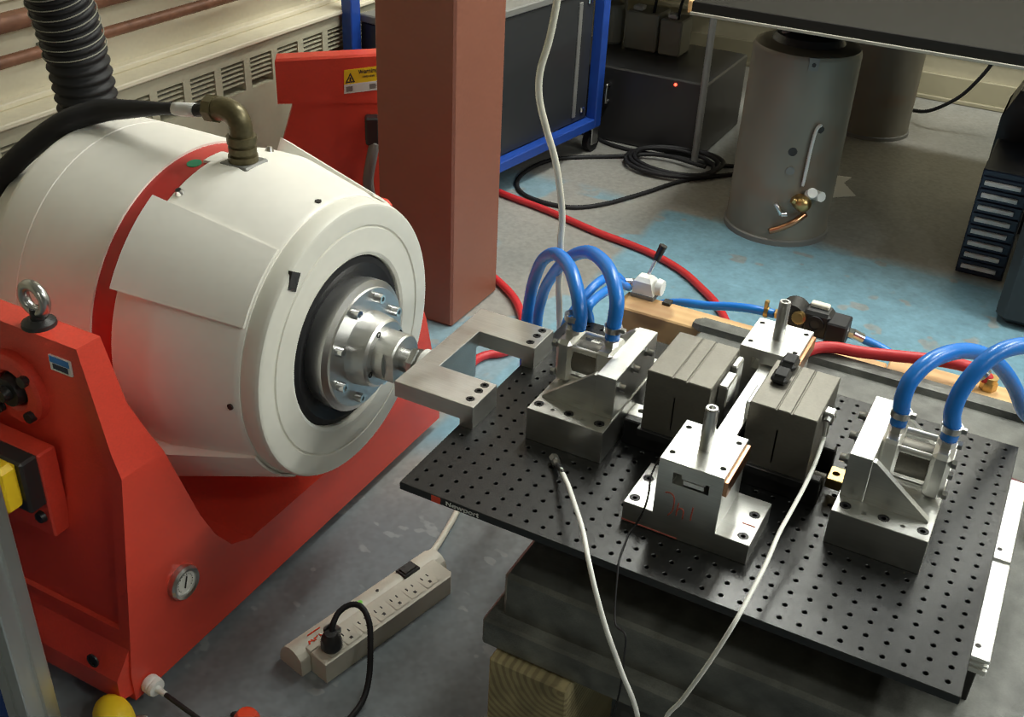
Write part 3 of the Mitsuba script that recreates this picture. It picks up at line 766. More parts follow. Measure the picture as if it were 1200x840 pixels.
def mass(x0, x1, label):
    k = thing('iron_mass', label, 'iron block')
    y0, y1, z0, z1 = 0.224, 0.352, 0.0442, 0.144
    s1, s2 = x0 + (x1 - x0) * 0.40, x0 + (x1 - x0) * 0.62
    m = box(x0, x1, y0, y1, z0, z1 - 0.0016, 0.001) + box(x0, s1 - 0.0006, y0, y1, z0 + 0.05, z1, 0.0012) + box(s1 + 0.0006, s2 - 0.0008, y0, y1, z0 + 0.05, z1 + 0.0004, 0.0012) + box(s2 + 0.0008, x1, y0, y1, z0 + 0.05, z1, 0.0012)
    xc = (x0 + x1) / 2 - 0.003
    m = m - box(xc - 0.0012, xc + 0.0012, y0 - 0.01, y0 + 0.02, z0 + 0.012, z0 + 0.068)
    part(k, 'block', m, 'dark_iron', False)
    part(k, 'skirt', box(x0 - 0.004, x1 + 0.004, y0 - 0.006, y0 + 0.008, z0 - 0.012, z0 + 0.001, 0.001) , 'black_steel', False)
    return k


m1 = mass(-0.481, -0.386, 'dark iron block between the left clamp and the bright blade')
m2 = mass(-0.331, -0.238, 'dark iron block right of the bright blade with two small black magnets on top')
part(m1, 'jaw', box(-0.386, -0.371, 0.255, 0.300, 0.066, 0.134, 0.002), 'steel', False)
part(m1, 'jaw', box(-0.386, -0.376, 0.312, 0.345, 0.050, 0.136, 0.002), 'aluminium', False)
part(m2, 'jaw', box(-0.341, -0.331, 0.245, 0.300, 0.098, 0.128, 0.002), 'aluminium', False)
for i, y in enumerate((0.298, 0.340)):
    k = thing('magnet', ['small black magnet block on the right iron mass, nearer of the pair', 'small black magnet block on the right iron mass, by the back inverted-T block'][i], 'magnet')
    part(k, 'case', box(-0.322, -0.298, y - 0.017, y + 0.017, 0.1442, 0.158, 0.005), 'black_plastic', 30)
    part(k, 'rim', box(-0.319, -0.301, y - 0.013, y + 0.013, 0.157, 0.160, 0.0014), 'black_rubber', False)
acc = thing('accelerometer', 'small cube sensor on the side of the right iron mass with a white lead', 'sensor')
part(acc, 'body', box(-0.238, -0.224, 0.262, 0.279, 0.122, 0.138, 0.0015), 'bright_aluminium', False)
part(acc, 'connector', join(ngon((-0.231, 0.262, 0.130), (-0.231, 0.254, 0.128), 0.0052, 6), cyl((-0.231, 0.255, 0.128), (-0.2285, 0.243, 0.112), 0.0036, 0.0030, 12)), 'steel', 25)

# ---------------------------------------------------------------- hoses and cables of the bench
HOSE = 'blue_hose'


def hose(pts, r, label, m=HOSE, name='air_hose', cat='hose', seg=16):
    return single(name, tube(pts, r, seg, 8), m, label, cat, smooth=True)


hose([(-0.617, 0.284, 0.140), (-0.617, 0.285, 0.162), (-0.632, 0.304, 0.187), (-0.668, 0.350, 0.199), (-0.727, 0.427, 0.175), (-0.784, 0.499, 0.120), (-0.821, 0.547, 0.054), (-0.842, 0.574, -0.009), (-0.850, 0.583, -0.09), (-0.850, 0.60, -0.25), (-0.86, 0.70, -0.42), (-0.92, 0.95, F0 + 0.012), (-1.0, 1.25, F0 + 0.012)], 0.0112,
     'blue air hose arching from the rear port of the left clamp down behind the bracket')
hose([(-0.562, 0.284, 0.140), (-0.562, 0.286, 0.165), (-0.567, 0.299, 0.199), (-0.600, 0.343, 0.217), (-0.653, 0.412, 0.200), (-0.706, 0.483, 0.161), (-0.771, 0.568, 0.094), (-0.833, 0.650, 0.011), (-0.882, 0.714, -0.076), (-0.905, 0.745, -0.18), (-0.91, 0.80, -0.36), (-0.93, 1.00, -0.49), (-0.95, 1.3, F0 + 0.012)], 0.0112,
     'blue air hose arching from the front port of the left clamp, crossing over the first')
hose([(-0.755, 0.816, -0.054), (-0.750, 0.770, -0.022), (-0.742, 0.705, 0.008), (-0.737, 0.640, 0.024), (-0.742, 0.600, 0.015), (-0.750, 0.572, -0.005), (-0.757, 0.552, -0.035), (-0.760, 0.545, -0.12), (-0.76, 0.60, -0.35), (-0.78, 0.8, -0.50)], 0.0088, 'dark blue hose looping from the white lever valve, upper one')
hose([(-0.750, 0.846, -0.080), (-0.738, 0.775, -0.040), (-0.722, 0.70, 0.004), (-0.704, 0.610, 0.033), (-0.700, 0.545, 0.046), (-0.700, 0.515, 0.040), (-0.712, 0.560, -0.02), (-0.735, 0.590, -0.12), (-0.74, 0.66, -0.35), (-0.72, 0.85, -0.50)], 0.0082, 'dark blue hose looping low from the white lever valve behind the left clamp')
OFF[:] = BEAM
hose([(-0.90, 1.10, -0.40), (-0.78, 0.93, -0.24), (-0.70, 0.845, -0.11), (-0.64, 0.810, -0.064), (-0.575, 0.802, -0.048), (-0.534, 0.801, -0.037), (-0.492, 0.801, -0.029), (-0.462, 0.802, -0.027), (-0.440, 0.803, -0.027)], 0.0088, 'blue hose lying along the pine beam into the left side of the black valve')
hose([(-0.305, 0.819, -0.035), (-0.288, 0.821, -0.037), (-0.261, 0.825, -0.043), (-0.228, 0.829, -0.053), (-0.191, 0.833, -0.071), (-0.148, 0.838, -0.106), (-0.10, 0.86, -0.20), (-0.05, 0.90, -0.40), (-0.02, 1.0, -0.50)], 0.0082, 'blue hose leaving the right side of the black valve under the red hose')
OFF[:] = [0, 0, 0]
hose([(-0.1445, 0.284, 0.140), (-0.1445, 0.284, 0.158), (-0.147, 0.284, 0.180), (-0.144, 0.295, 0.204), (-0.129, 0.324, 0.222), (-0.103, 0.375, 0.219), (-0.075, 0.432, 0.196), (-0.046, 0.488, 0.156), (-0.017, 0.547, 0.098), (0.020, 0.620, 0.012), (0.055, 0.72, -0.020), (0.10, 0.90, -0.10), (0.11, 0.95, -0.18), (0.12, 0.97, -0.40)], 0.0112,
     'blue air hose arching from the inner port of the right clamp over the slab edge')
hose([(-0.0790, 0.284, 0.140), (-0.0790, 0.284, 0.158), (-0.084, 0.284, 0.183), (-0.081, 0.294, 0.213), (-0.069, 0.311, 0.240), (-0.052, 0.335, 0.256), (-0.026, 0.371, 0.255), (0.006, 0.418, 0.235), (0.047, 0.475, 0.191), (0.10, 0.56, 0.11), (0.16, 0.70, 0.01), (0.20, 0.90, -0.06), (0.22, 0.97, -0.20), (0.23, 1.0, -0.40)], 0.0112,
     'blue air hose arching from the outer port of the right clamp, highest of the arches')
OFF[:] = BEAM
hose([(-0.365, 0.655, -0.0315), (-0.34, 0.700, -0.0225), (-0.307, 0.724, -0.020), (-0.258, 0.735, -0.020), (-0.203, 0.747, -0.016), (-0.149, 0.756, -0.010), (-0.108, 0.760, -0.006), (-0.073, 0.766, -0.008), (-0.046, 0.770, -0.018), (-0.033, 0.772, -0.030)], 0.0112, 'thick red hose lying along the back edge of the slab', 'red_hose')
fit = thing('hose_fitting', 'metal screw fitting on the right pine beam at the end of the thick red hose', 'hose fitting')
part(fit, 'nut', join(ngon((-0.0335, 0.772, -0.0435), (-0.0335, 0.772, -0.028), 0.0150, 6), cyl((-0.0335, 0.772, -0.03), (-0.033, 0.772, -0.018), 0.0128)), 'brass', 20)
part(fit, 'clip', join(lathe([(0.0118, 0), (0.0142, 0), (0.0142, 0.009), (0.0118, 0.009)], (-0.044, 0.770, -0.019), (-0.046, 0.770, -0.0175), 20), box(-0.064, -0.050, 0.760, 0.770, -0.03, -0.02, 0.001)), 'chrome', 25)
OFF[:] = [0, 0, 0]
hose([(-1.80, 2.06, F0 + 0.012), (-1.656, 2.013, F0 + 0.012), (-1.481, 1.976, F0 + 0.012), (-1.266, 1.912, F0 + 0.012), (-1.136, 1.885, F0 + 0.012), (-1.038, 1.855, F0 + 0.012), (-0.934, 1.800, F0 + 0.012), (-0.848, 1.727, F0 + 0.012), (-0.777, 1.656, F0 + 0.012), (-0.70, 1.54, F0 + 0.012), (-0.60, 1.35, F0 + 0.012), (-0.55, 1.1, F0 + 0.012)], 0.0112, 'red hose lying straight across the floor from behind the column', 'red_hose')
hose([(-1.608, 1.589, F0 + 0.012), (-1.408, 1.469, F0 + 0.012), (-1.343, 1.428, F0 + 0.012), (-1.280, 1.378, F0 + 0.012), (-1.223, 1.310, F0 + 0.012), (-1.173, 1.231, F0 + 0.012), (-1.151, 1.156, F0 + 0.012), (-1.167, 1.106, F0 + 0.012), (-1.199, 1.071, F0 + 0.012), (-1.210, 1.025, F0 + 0.012), (-1.196, 0.958, F0 + 0.012)], 0.0112, 'short red hose curling on the floor by the column foot behind the bracket', 'red_hose')
hang = [(-0.83, 0.58, ZC), (-0.826, 0.581, 1.2), (-0.824, 0.582, 0.70), (-0.825, 0.582, 0.587), (-0.827, 0.581, 0.535), (-0.835, 0.578, 0.473), (-0.846, 0.572, 0.417), (-0.845, 0.573, 0.373), (-0.832, 0.579, 0.322), (-0.816, 0.587, 0.269), (-0.805, 0.592, 0.215), (-0.798, 0.596, 0.158), (-0.798, 0.596, 0.108), (-0.804, 0.620, 0.056), (-0.815, 0.640, 0.005), (-0.815, 0.655, -0.08), (-0.81, 0.68, -0.25), (-0.83, 0.80, -0.48), (-0.86, 1.0, F0 + 0.007)]
hose(hang, 0.0062, 'ivory cable hanging from above down behind the blue hoses', 'ivory_cable', 'hanging_cable', 'cable', 12)

c1 = thing('sensor_cable', 'white sensor lead with a small metal plug lying on the black board, left one', 'cable')
part(c1, 'lead', tube([(-0.550, 0.103, 0.020), (-0.546, 0.097, 0.022), (-0.519, 0.060, 0.034), (-0.488, 0.016, 0.042), (-0.456, -0.029, 0.046), (-0.429, -0.069, 0.040), (-0.405, -0.092, 0.012), (-0.382, -0.102, -0.031), (-0.357, -0.106, -0.080), (-0.324, -0.111, -0.150), (-0.318, -0.12, -0.26), (-0.335, -0.15, -0.40), (-0.345, -0.16, -0.48), (-0.34, -0.18, F0 + 0.004)], 0.0034, 10), 'white_cable', True)
part(c1, 'plug', join(ngon((-0.578, 0.138, 0.007), (-0.569, 0.127, 0.0105), 0.0072, 6), cyl((-0.569, 0.127, 0.0105), (-0.560, 0.116, 0.015), 0.0052, 0.0045)), 'steel', 25)
part(c1, 'strain_relief', cyl((-0.562, 0.118, 0.014), (-0.540, 0.089, 0.025), 0.0038, 0.0033, 12), 'black_rubber')
c2 = thing('sensor_cable', 'white sensor lead from the cube sensor sweeping down over the front of the board', 'cable')
part(c2, 'lead', tube([(-0.2285, 0.243, 0.112), (-0.228, 0.238, 0.104), (-0.227, 0.203, 0.090), (-0.228, 0.164, 0.080), (-0.231, 0.116, 0.070), (-0.233, 0.073, 0.065), (-0.232, 0.019, 0.058), (-0.234, -0.032, 0.050), (-0.239, -0.078, 0.033), (-0.256, -0.096, -0.026), (-0.276, -0.103, -0.089), (-0.293, -0.107, -0.141), (-0.290, -0.12, -0.26), (-0.27, -0.14, -0.42), (-0.25, -0.15, F0 + 0.004)], 0.0029, 10), 'white_cable', True)
single('thin_cable', tube([(-0.404, 0.158, 0.100), (-0.412, 0.135, 0.088), (-0.418, 0.120, 0.070), (-0.417, 0.100, 0.060), (-0.412, 0.085, 0.050), (-0.408, 0.064, 0.040), (-0.415, 0.060, 0.012), (-0.420, 0.050, 0.0025), (-0.417, 0.030, 0.0022), (-0.412, 0.000, 0.0022), (-0.405, -0.024, 0.000), (-0.385, -0.070, -0.040), (-0.362, -0.094, -0.030), (-0.358, -0.098, -0.06), (-0.357, -0.100, -0.12), (-0.36, -0.112, -0.20), (-0.36, -0.125, -0.35), (-0.34, -0.13, F0 + 0.004)], 0.0013, 8), 'black_rubber', 'thin dark wire running from the marked T block down over the front of the slab', 'cable', smooth=True)

# ---------------------------------------------------------------- valves on the beam
OFF[:] = BEAM
lv = thing('lever_valve', 'small white hand lever valve with black knob on the left end of the pine beam', 'valve')
part(lv, 'body', M.hull_points(np.array([(x, y, z) for x, y, z in ((-0.722, 0.755, -0.040), (-0.676, 0.755, -0.040), (-0.722, 0.795, -0.040), (-0.676, 0.795, -0.040), (-0.722, 0.757, -0.012), (-0.684, 0.757, -0.012), (-0.722, 0.792, -0.012), (-0.684, 0.792, -0.012), (-0.715, 0.765, -0.004), (-0.690, 0.765, -0.004), (-0.690, 0.785, -0.004), (-0.715, 0.785, -0.004))])), 'white_plastic', False)
part(lv, 'foot', box(-0.724, -0.674, 0.7525, 0.797, -0.0465, -0.038, 0.001), 'grey_metal', False)
part(lv, 'side_disc', cyl((-0.676, 0.775, -0.022), (-0.664, 0.775, -0.022), 0.018, 0.016, 20), 'white_plastic', 25)
part(lv, 'lever', cyl((-0.702, 0.785, -0.008), (-0.690, 0.792, 0.032), 0.0036, 0.0030, 12), 'chrome')
part(lv, 'knob', cyl((-0.691, 0.7915, 0.028), (-0.6815, 0.797, 0.060), 0.0068, 0.0085, 18), 'black_plastic')
part(lv, 'port', join(ngon((-0.722, 0.772, -0.024), (-0.730, 0.768, -0.022), 0.0085, 6), cyl((-0.728, 0.769, -0.022), (-0.742, 0.755, -0.018), 0.0066)), 'chrome', 20)
part(lv, 'tape_clip', box(-0.655, -0.638, 0.752, 0.772, -0.046, -0.040, 0.001), 'black_plastic', False)
bv = thing('air_valve', 'black air valve with gauge-like caps standing behind the back inverted-T block', 'valve')
part(bv, 'left_body', join(cyl((-0.404, 0.778, -0.012), (-0.404, 0.822, -0.012), 0.027, None, 30), box(-0.430, -0.378, 0.780, 0.822, -0.046, -0.016, 0.003)), 'black_plastic', 25)
part(bv, 'brass_cap', lathe([(0, 0), (0.0135, 0), (0.0135, 0.006), (0.0095, 0.007), (0.0095, 0.010), (0, 0.010)], (-0.388, 0.7785, -0.006), (-0.384, 0.70, 0.006), 24), 'brass', 25)
part(bv, 'middle_body', box(-0.383, -0.330, 0.780, 0.825, -0.046, 0.010, 0.006), 'black_plastic', 25)
part(bv, 'coil_face', lathe([(0.010, 0), (0.018, 0), (0.018, 0.004), (0.010, 0.004)], (-0.357, 0.781, -0.014), (-0.357, 0.7, -0.014), 28), 'black_rubber', 25)
part(bv, 'label_block', box(-0.376, -0.340, 0.802, 0.818, 0.009, 0.018, 0.002), 'ivory_cable', False, label='cream block on top')
part(bv, 'right_body', box(-0.334, -0.296, 0.770, 0.824, -0.046, 0.002, 0.003), 'black_rubber', 25)
part(bv, 'right_fitting', join(ngon((-0.2965, 0.816, -0.030), (-0.288, 0.817, -0.031), 0.0105, 6), cyl((-0.289, 0.817, -0.031), (-0.270, 0.823, -0.040), 0.0098, 0.0098)), 'chrome', 20)
part(bv, 'left_fitting', join(ngon((-0.430, 0.802, -0.024), (-0.438, 0.802, -0.025), 0.0105, 6), lathe([(0.0093, 0), (0.0112, 0), (0.0112, 0.008), (0.0093, 0.008)], (-0.452, 0.802, -0.027), (-0.462, 0.802, -0.027), 20), box(-0.462, -0.454, 0.797, 0.807, -0.020, -0.002, 0.001)), 'brass', 20)

OFF[:] = [0, 0, 0]
# ---------------------------------------------------------------- power strip and plug
SA = math.atan2(0.232, 0.973)


def strip_local(m):
    t = tm(m).copy()
    R = np.eye(4)
    R[:2, :2] = [[math.cos(SA), math.sin(SA)], [-math.sin(SA), math.cos(SA)]]
    R[:3, 3] = [-1.014, 0.002, F0]
    t.apply_transform(R)
    return t


ps = thing('power_strip', 'beige power strip with a row of sockets on the floor between machine and bench', 'power strip')
spine = [(0.0, 0.0), (0.062, 0.0), (0.062, 0.026), (0.058, 0.036), (0.050, 0.043), (0.038, 0.0475), (0.026, 0.047), (0.014, 0.041), (0.006, 0.030), (0.0, 0.014)]
body = prism(spine, 'y', 0.0, 0.354) + M.hull_points(np.array([(x, y, z) for x in (0.04, 0.102) for y in (0.020, 0.334) for z in (0.0, 0.043)] + [(0.098, y, 0.0445) for y in (0.022, 0.332)] + [(0.05, y, 0.0465) for y in (0.022, 0.332)]))
body = body - prism([(-0.01, 0.32), (-0.01, 0.356), (0.03, 0.356)], 'z', -0.01, 0.06) - prism([(0.075, 0.356), (0.11, 0.356), (0.11, 0.315)], 'z', -0.01, 0.06) - box(0.060, 0.0625, -0.01, 0.04, 0.0, 0.06)
part(ps, 'body', strip_local(body), 'strip_plastic', 25)
sw = part(ps, 'switch', strip_local(box(0.020, 0.048, 0.258, 0.298, 0.044, 0.0505, 0.002)), 'black_plastic', False, label='black rocker switch')
put(sw + '__rocker', strip_local(M.hull_points(np.array([(x, y, z) for x in (0.025, 0.043) for y, z in ((0.263, 0.0502), (0.293, 0.0502), (0.264, 0.0535), (0.278, 0.0512), (0.292, 0.0550))]))), 'slot_black', False)
OUT = [0.286 - 0.0388 * i for i in range(7)]
for y in OUT:
    o = part(ps, 'socket', strip_local(box(0.060, 0.096, y - 0.0165, y + 0.0165, 0.0440, 0.0462, 0.001)), 'strip_plastic', False)
    for nm, (a, b2, c2, d2) in (('slot', (0.0665, 0.0675 + 0.0065, y - 0.0085, y - 0.0060)), ('slot', (0.0665, 0.0675 + 0.0055, y + 0.0060, y + 0.0085)), ('earth_hole', (0.0825, 0.0885, y - 0.0028, y + 0.0028))):
        put(o + '__' + nm, strip_local(box(a, b2, c2, d2, 0.0450, 0.0466)), 'slot_black', False)
part(ps, 'indicator', strip_local(cyl((0.034, 0.158, 0.046), (0.034, 0.158, 0.0492), 0.0045, None, 16)), 'green_sticker', label='small green indicator light')
scene['indicator_green'] = {'type': 'twosided', 'bsdf': {'type': 'principled', 'base_color': {'type': 'rgb', 'value': [0.25, 0.75, 0.12]}, 'roughness': 0.3}}
scene[ps + '__indicator']['bsdf'] = {'type': 'ref', 'id': 'indicator_green'}
part(ps, 'reset_pin', strip_local(cyl((0.034, 0.200, 0.046), (0.034, 0.200, 0.0488), 0.0030, None, 12)), 'slot_black')
t = tm(meshkit.text_mesh('APC', 0.012, 0.0008, True))
v = np.array(t.vertices)
v -= v.min(0)
t = trimesh.Trimesh(np.stack([0.047 - v[:, 1] - 0.0, 0.030 + v[:, 0] * 1.15, 0.0462 + v[:, 2]], 1), t.faces, process=False)
part(ps, 'lettering', strip_local(t), 'red_plastic', False, label='red lettering')
part(ps, 'lettering_bar', strip_local(box(0.028, 0.0305, 0.040, 0.068, 0.0474, 0.0482)), 'red_plastic', False)
single('strip_cord', tube([(-0.922, 0.338, F0 + 0.022), (-0.921, 0.358, F0 + 0.018), (-0.925, 0.372, F0 + 0.010), (-0.930, 0.405, F0 + 0.008), (-0.937, 0.446, F0 + 0.008), (-0.945, 0.488, F0 + 0.008), (-0.962, 0.56, F0 + 0.008), (-0.99, 0.70, F0 + 0.008), (-1.0, 0.95, F0 + 0.008)], 0.0065, 12), 'strip_plastic', 'beige mains cord leaving the far end of the power strip under the board', 'cable', smooth=True)
pl = thing('mains_plug', 'black round mains plug in the nearest socket of the beige power strip', 'plug')
yp = OUT[6]
part(pl, 'body', strip_local(lathe([(0.0, 0), (0.0165, 0), (0.0190, 0.004), (0.0190, 0.016), (0.0165, 0.026), (0.0105, 0.034), (0.0, 0.035)], (0.079, yp, 0.0463), (0.079, yp, 1), 30)), 'black_plastic', 25)
part(pl, 'clear_clip', strip_local(join(box(0.062, 0.082, yp + 0.010, yp + 0.022, 0.066, 0.080, 0.002), box(0.060, 0.066, yp - 0.004, yp + 0.020, 0.074, 0.084, 0.002))), 'steel', False)
cd = tm(strip_local(tube([(0.078, yp + 0.002, 0.074), (0.072, yp + 0.012, 0.090), (0.068, yp + 0.030, 0.102), (0.076, yp + 0.050, 0.110), (0.095, yp + 0.058, 0.110), (0.122, yp + 0.050, 0.098), (0.146, yp + 0.030, 0.072), (0.166, yp + 0.008, 0.036), (0.180, yp - 0.018, 0.012), (0.190, yp - 0.055, 0.006), (0.20, yp - 0.12, 0.006), (0.20, yp - 0.30, 0.006)], 0.0052, 14)))
part(pl, 'cord', cd, 'black_rubber', True)

# ---------------------------------------------------------------- bottom left corner
post = thing('frame_post', 'silver slotted profile post with blue panel at the lower left edge of the photo', 'frame post')
pm = box(-1.243, -1.190, -0.365, -0.312, F0, 0.30, 0.002)
pm = pm - box(-1.2205, -1.2125, -0.40, -0.357, F0 - 0.1, 0.4) - box(-1.198, -1.17, -0.342, -0.334, F0 - 0.1, 0.4)
part(post, 'profile', pm, 'bright_aluminium', False)
part(post, 'panel', box(-1.70, -1.2435, -0.350, -0.334, F0 + 0.01, -0.16, 0.001), 'blue_frame', False, label='blue panel')
yl = thing('yellow_bumper', 'yellow rounded plastic lump with a metal clip beside the cradle foot', 'bumper')
part(yl, 'body', ball((-1.196, -0.262, F0 + 0.028), 0.03, 16, (1, 1, 1)).translate([1.196, 0.262, -F0 - 0.028]).scale([1.6, 1.05, 1.15]).rotate([0, 0, -25]).translate([-1.140, -0.258, F0 + 0.0346]), 'yellow_plastic', True)
part(yl, 'clip', tube([(-1.138, -0.258, F0 + 0.022), (-1.128, -0.250, F0 + 0.028), (-1.116, -0.236, F0 + 0.026), (-1.106, -0.222, F0 + 0.02)], 0.006, 10), 'steel', True)
kn = thing('adjuster_rod', 'thin dark rod with a white knob at the near bottom corner of the red cradle', 'adjuster')
kd = np.array([1.0, -0.10, -0.06])
kd /= np.linalg.norm(kd)
k0 = np.array([-1.1435, -0.178, -0.478])
part(kn, 'knob', lathe([(0, 0), (0.0150, 0), (0.0165, 0.003), (0.0165, 0.011), (0.0150, 0.014), (0.0165, 0.016), (0.0150, 0.022), (0, 0.022)], k0, k0 + kd, 30), 'white_plastic', 25)
part(kn, 'ferrule', cyl(k0 + kd * 0.022, k0 + kd * 0.042, 0.0058, 0.0045, 16), 'white_plastic', 25)
part(kn, 'rod', cyl(k0 + kd * 0.042, k0 + kd * 0.34, 0.0042, None, 14), 'black_steel', 25)
rc = thing('red_stopper', 'orange-red rounded cap with a dark stem on the floor at the bottom edge', 'cap')
part(rc, 'cap', lathe([(0, 0), (0.019, 0), (0.022, 0.006), (0.021, 0.020), (0.015, 0.029), (0, 0.031)], (-0.962, -0.150, F0 + 0.012), (-0.962, -0.135, F0 + 0.1), 28), 'red_plastic', 30)
part(rc, 'stem', join(cyl((-0.98, -0.148, F0 + 0.008), (-1.000, -0.138, F0 + 0.008), 0.006), cyl((-0.962, -0.150, F0), (-0.962, -0.149, F0 + 0.0125), 0.017)), 'black_steel')
single('yellow_block', M.hull_points(np.array([(x, y, z) for x in (0.060, 0.093) for y in (0.435, 0.485) for z in (SLAB, SLAB + 0.022)] + [(0.066, 0.445, SLAB + 0.027), (0.088, 0.475, SLAB + 0.027)])), 'yellow_plastic', 'small yellow block on the slab at the right edge of the photo', 'block', smooth=False)
single('dark_red_cord', tube([(0.015, 0.575, SLAB + 0.004), (0.05, 0.57, SLAB + 0.004), (0.10, 0.58, SLAB + 0.004), (0.2, 0.57, SLAB + 0.004)], 0.0038, 10), 'dark_red_rubber', 'dark red cord on the slab beyond the back right corner of the board', 'cable', smooth=True)

# ---------------------------------------------------------------- behind: cart, table, tanks, cabinet
E1, E2 = np.array([-0.139, -0.990]), np.array([-0.990, 0.139])


def cart_local(m):
    """u towards the camera along the cart, v towards the wall"""
    t = tm(m).copy()
    R = np.eye(4)
    R[:2, 0], R[:2, 1] = E1, E2
    R[:3, 3] = [-1.572, 2.60, 0]
    t.apply_transform(R)
    t.invert()
    return t


ct = thing('equipment_cart', 'blue steel frame cart on casters with a dark instrument case behind the column', 'cart')
LU, LV, TB = 0.98, 0.36, 0.042
for u in (0, LU - TB):
    for v in (0, LV - TB):
        part(ct, 'post', cart_local(box(u, u + TB, v, v + TB, F0 + 0.10, 0.40, 0.003)), 'blue_frame', False)
for v in (0, LV - TB):
    part(ct, 'rail', cart_local(box(TB, LU - TB, v, v + TB, F0 + 0.10, F0 + 0.135, 0.003)), 'blue_frame', False)
for u in (0, LU - TB):
    part(ct, 'rail', cart_local(box(u, u + TB, TB, LV - TB, F0 + 0.10, F0 + 0.135, 0.003)), 'blue_frame', False)
cs = part(ct, 'case', cart_local(box(0.055, LU - 0.05, 0.035, LV - 0.03, F0 + 0.137, 0.075, 0.004)), 'dark_panel', False, label='dark instrument case')
put(cs + '__lid', cart_local(box(0.05, LU - 0.045, 0.028, LV - 0.03, 0.075, 0.10, 0.004)), 'grey_metal', False)
put(cs + '__edge_strip', cart_local(box(0.135, 0.155, 0.029, 0.036, F0 + 0.16, 0.05, 0.002)), 'grey_metal', False)
for z in (F0 + 0.175, 0.045):
    put(cs + '__corner_stud', cart_local(box(0.075, 0.10, 0.027, 0.036, z - 0.01, z + 0.01, 0.004)), 'chrome', False)
for u in (0.02, LU - 0.02):
    for v in (0.03, LV - 0.03):
        w = part(ct, 'caster', cart_local(cyl((u - 0.005, v - 0.013, F0 + 0.04), (u - 0.005, v + 0.013, F0 + 0.04), 0.040, None, 24)), 'black_rubber', 25)
        put(w + '__fork', cart_local(join(box(u - 0.025, u + 0.02, v - 0.020, v - 0.015, F0 + 0.03, F0 + 0.10, 0.002), box(u - 0.025, u + 0.02, v + 0.015, v + 0.020, F0 + 0.03, F0 + 0.10, 0.002), box(u - 0.028, u + 0.022, v - 0.02, v + 0.02, F0 + 0.088, F0 + 0.10, 0.002))), 'steel', False)

tb = thing('work_table', 'large dark table top with a thin metal edge across the top right', 'table')
TZ = 0.190
part(tb, 'top', box(-1.075, 1.6, 2.000, 3.30, TZ, TZ + 0.035, 0.002), 'table_dark', False)
part(tb, 'edge_strip', box(-1.077, 1.6, 1.992, 2.0003, TZ - 0.002, TZ + 0.006, 0.001), 'grey_box', False)
part(tb, 'end_strip', box(-1.088, -1.0752, 2.000, 3.30, TZ, TZ + 0.035, 0.002), 'pine', False, label='pale wooden end strip')
for x, y in ((-0.88, 2.64), (1.55, 2.1), (1.55, 3.25)):
    part(tb, 'leg', box(x - 0.018, x + 0.018, y - 0.018, y + 0.018, F0, TZ, 0.003), 'grey_metal', False)
sb = thing('corner_bench', 'second bench in the far corner whose thin grey leg stands left of the boiler tank', 'bench')
part(sb, 'top', box(-2.10, -1.18, 2.67, 3.95, 0.105, 0.14, 0.003), 'table_dark', False)
for x, y in ((-1.222, 2.690), (-1.215, 3.90), (-2.04, 3.90), (-2.06, 2.74)):
    part(sb, 'leg', cyl((x, y, F0), (x, y, 0.105), 0.013, None, 16), 'grey_metal')

tk = thing('boiler_tank', 'upright grey steel boiler tank with copper and white fittings under the table', 'tank')
TX, TY, TR = -0.800, 2.316, 0.163
part(tk, 'shell', lathe([(0, 0.0), (TR - 0.006, 0.0), (TR - 0.006, 0.012), (TR, 0.014), (TR, 0.585), (TR - 0.006, 0.600), (TR - 0.03, 0.608), (0, 0.612)], (TX, TY, F0), (TX, TY, F0 + 1), 72), 'tank_steel', 25)
part(tk, 'base_ring', lathe([(TR + 0.0005, 0.0), (TR + 0.006, 0.0), (TR + 0.006, 0.016), (TR + 0.0005, 0.020)], (TX, TY, F0), (TX, TY, F0 + 1), 72), 'grey_metal', 25)


def on_tank(deg, z, out=0.0):
    a = math.radians(deg)
    return np.array([TX + (TR + out) * math.sin(a), TY - (TR + out) * math.cos(a), z])


part(tk, 'top_dome', lathe([(0, 0), (0.11, 0.0), (0.10, 0.02), (0.05, 0.035), (0, 0.04)], (TX, TY, F0 + 0.61), (TX, TY, 1), 40), 'dark_panel', 25)
part(tk, 'top_pipe', join(cyl((TX - 0.06, TY - 0.05, F0 + 0.62), (TX - 0.06, TY - 0.05, F0 + 0.665), 0.014), tube([(TX - 0.06, TY - 0.05, F0 + 0.66), (TX - 0.03, TY - 0.08, F0 + 0.675), (TX + 0.0, TY - 0.09, F0 + 0.655)], 0.007, 10)), 'grey_metal')
lug = part(tk, 'lug', M.hull_points(np.array([on_tank(d, z, o) for d in (16.5, 26.5) for z in (0.045, 0.082) for o in (-0.004, 0.006)])), 'grey_metal', False)
put(lug + '__hole', cyl(on_tank(21.5, 0.062, 0.004), on_tank(21.5, 0.062, 0.0075), 0.006), 'slot_black')
for d, z, r in ((16.7, -0.206, 0.0135), (42.5, -0.134, 0.011)):
    part(tk, 'hole', cyl(on_tank(d, z, -0.003), on_tank(d, z, 0.0008), r), 'slot_black')
part(tk, 'thermo_tube', tube([on_tank(42, -0.122, -0.002), on_tank(38, -0.118, 0.010), on_tank(35.0, -0.138, 0.012), on_tank(33.5, -0.20, 0.012), on_tank(33, -0.265, 0.012), on_tank(33, -0.31, 0.008)], 0.0052, 10), 'pale_sticker', True, label='pale bent tube')
part(tk, 'pale_disc', cyl(on_tank(17.7, -0.266, -0.003), on_tank(17.7, -0.266, 0.004), 0.013), 'grey_metal')
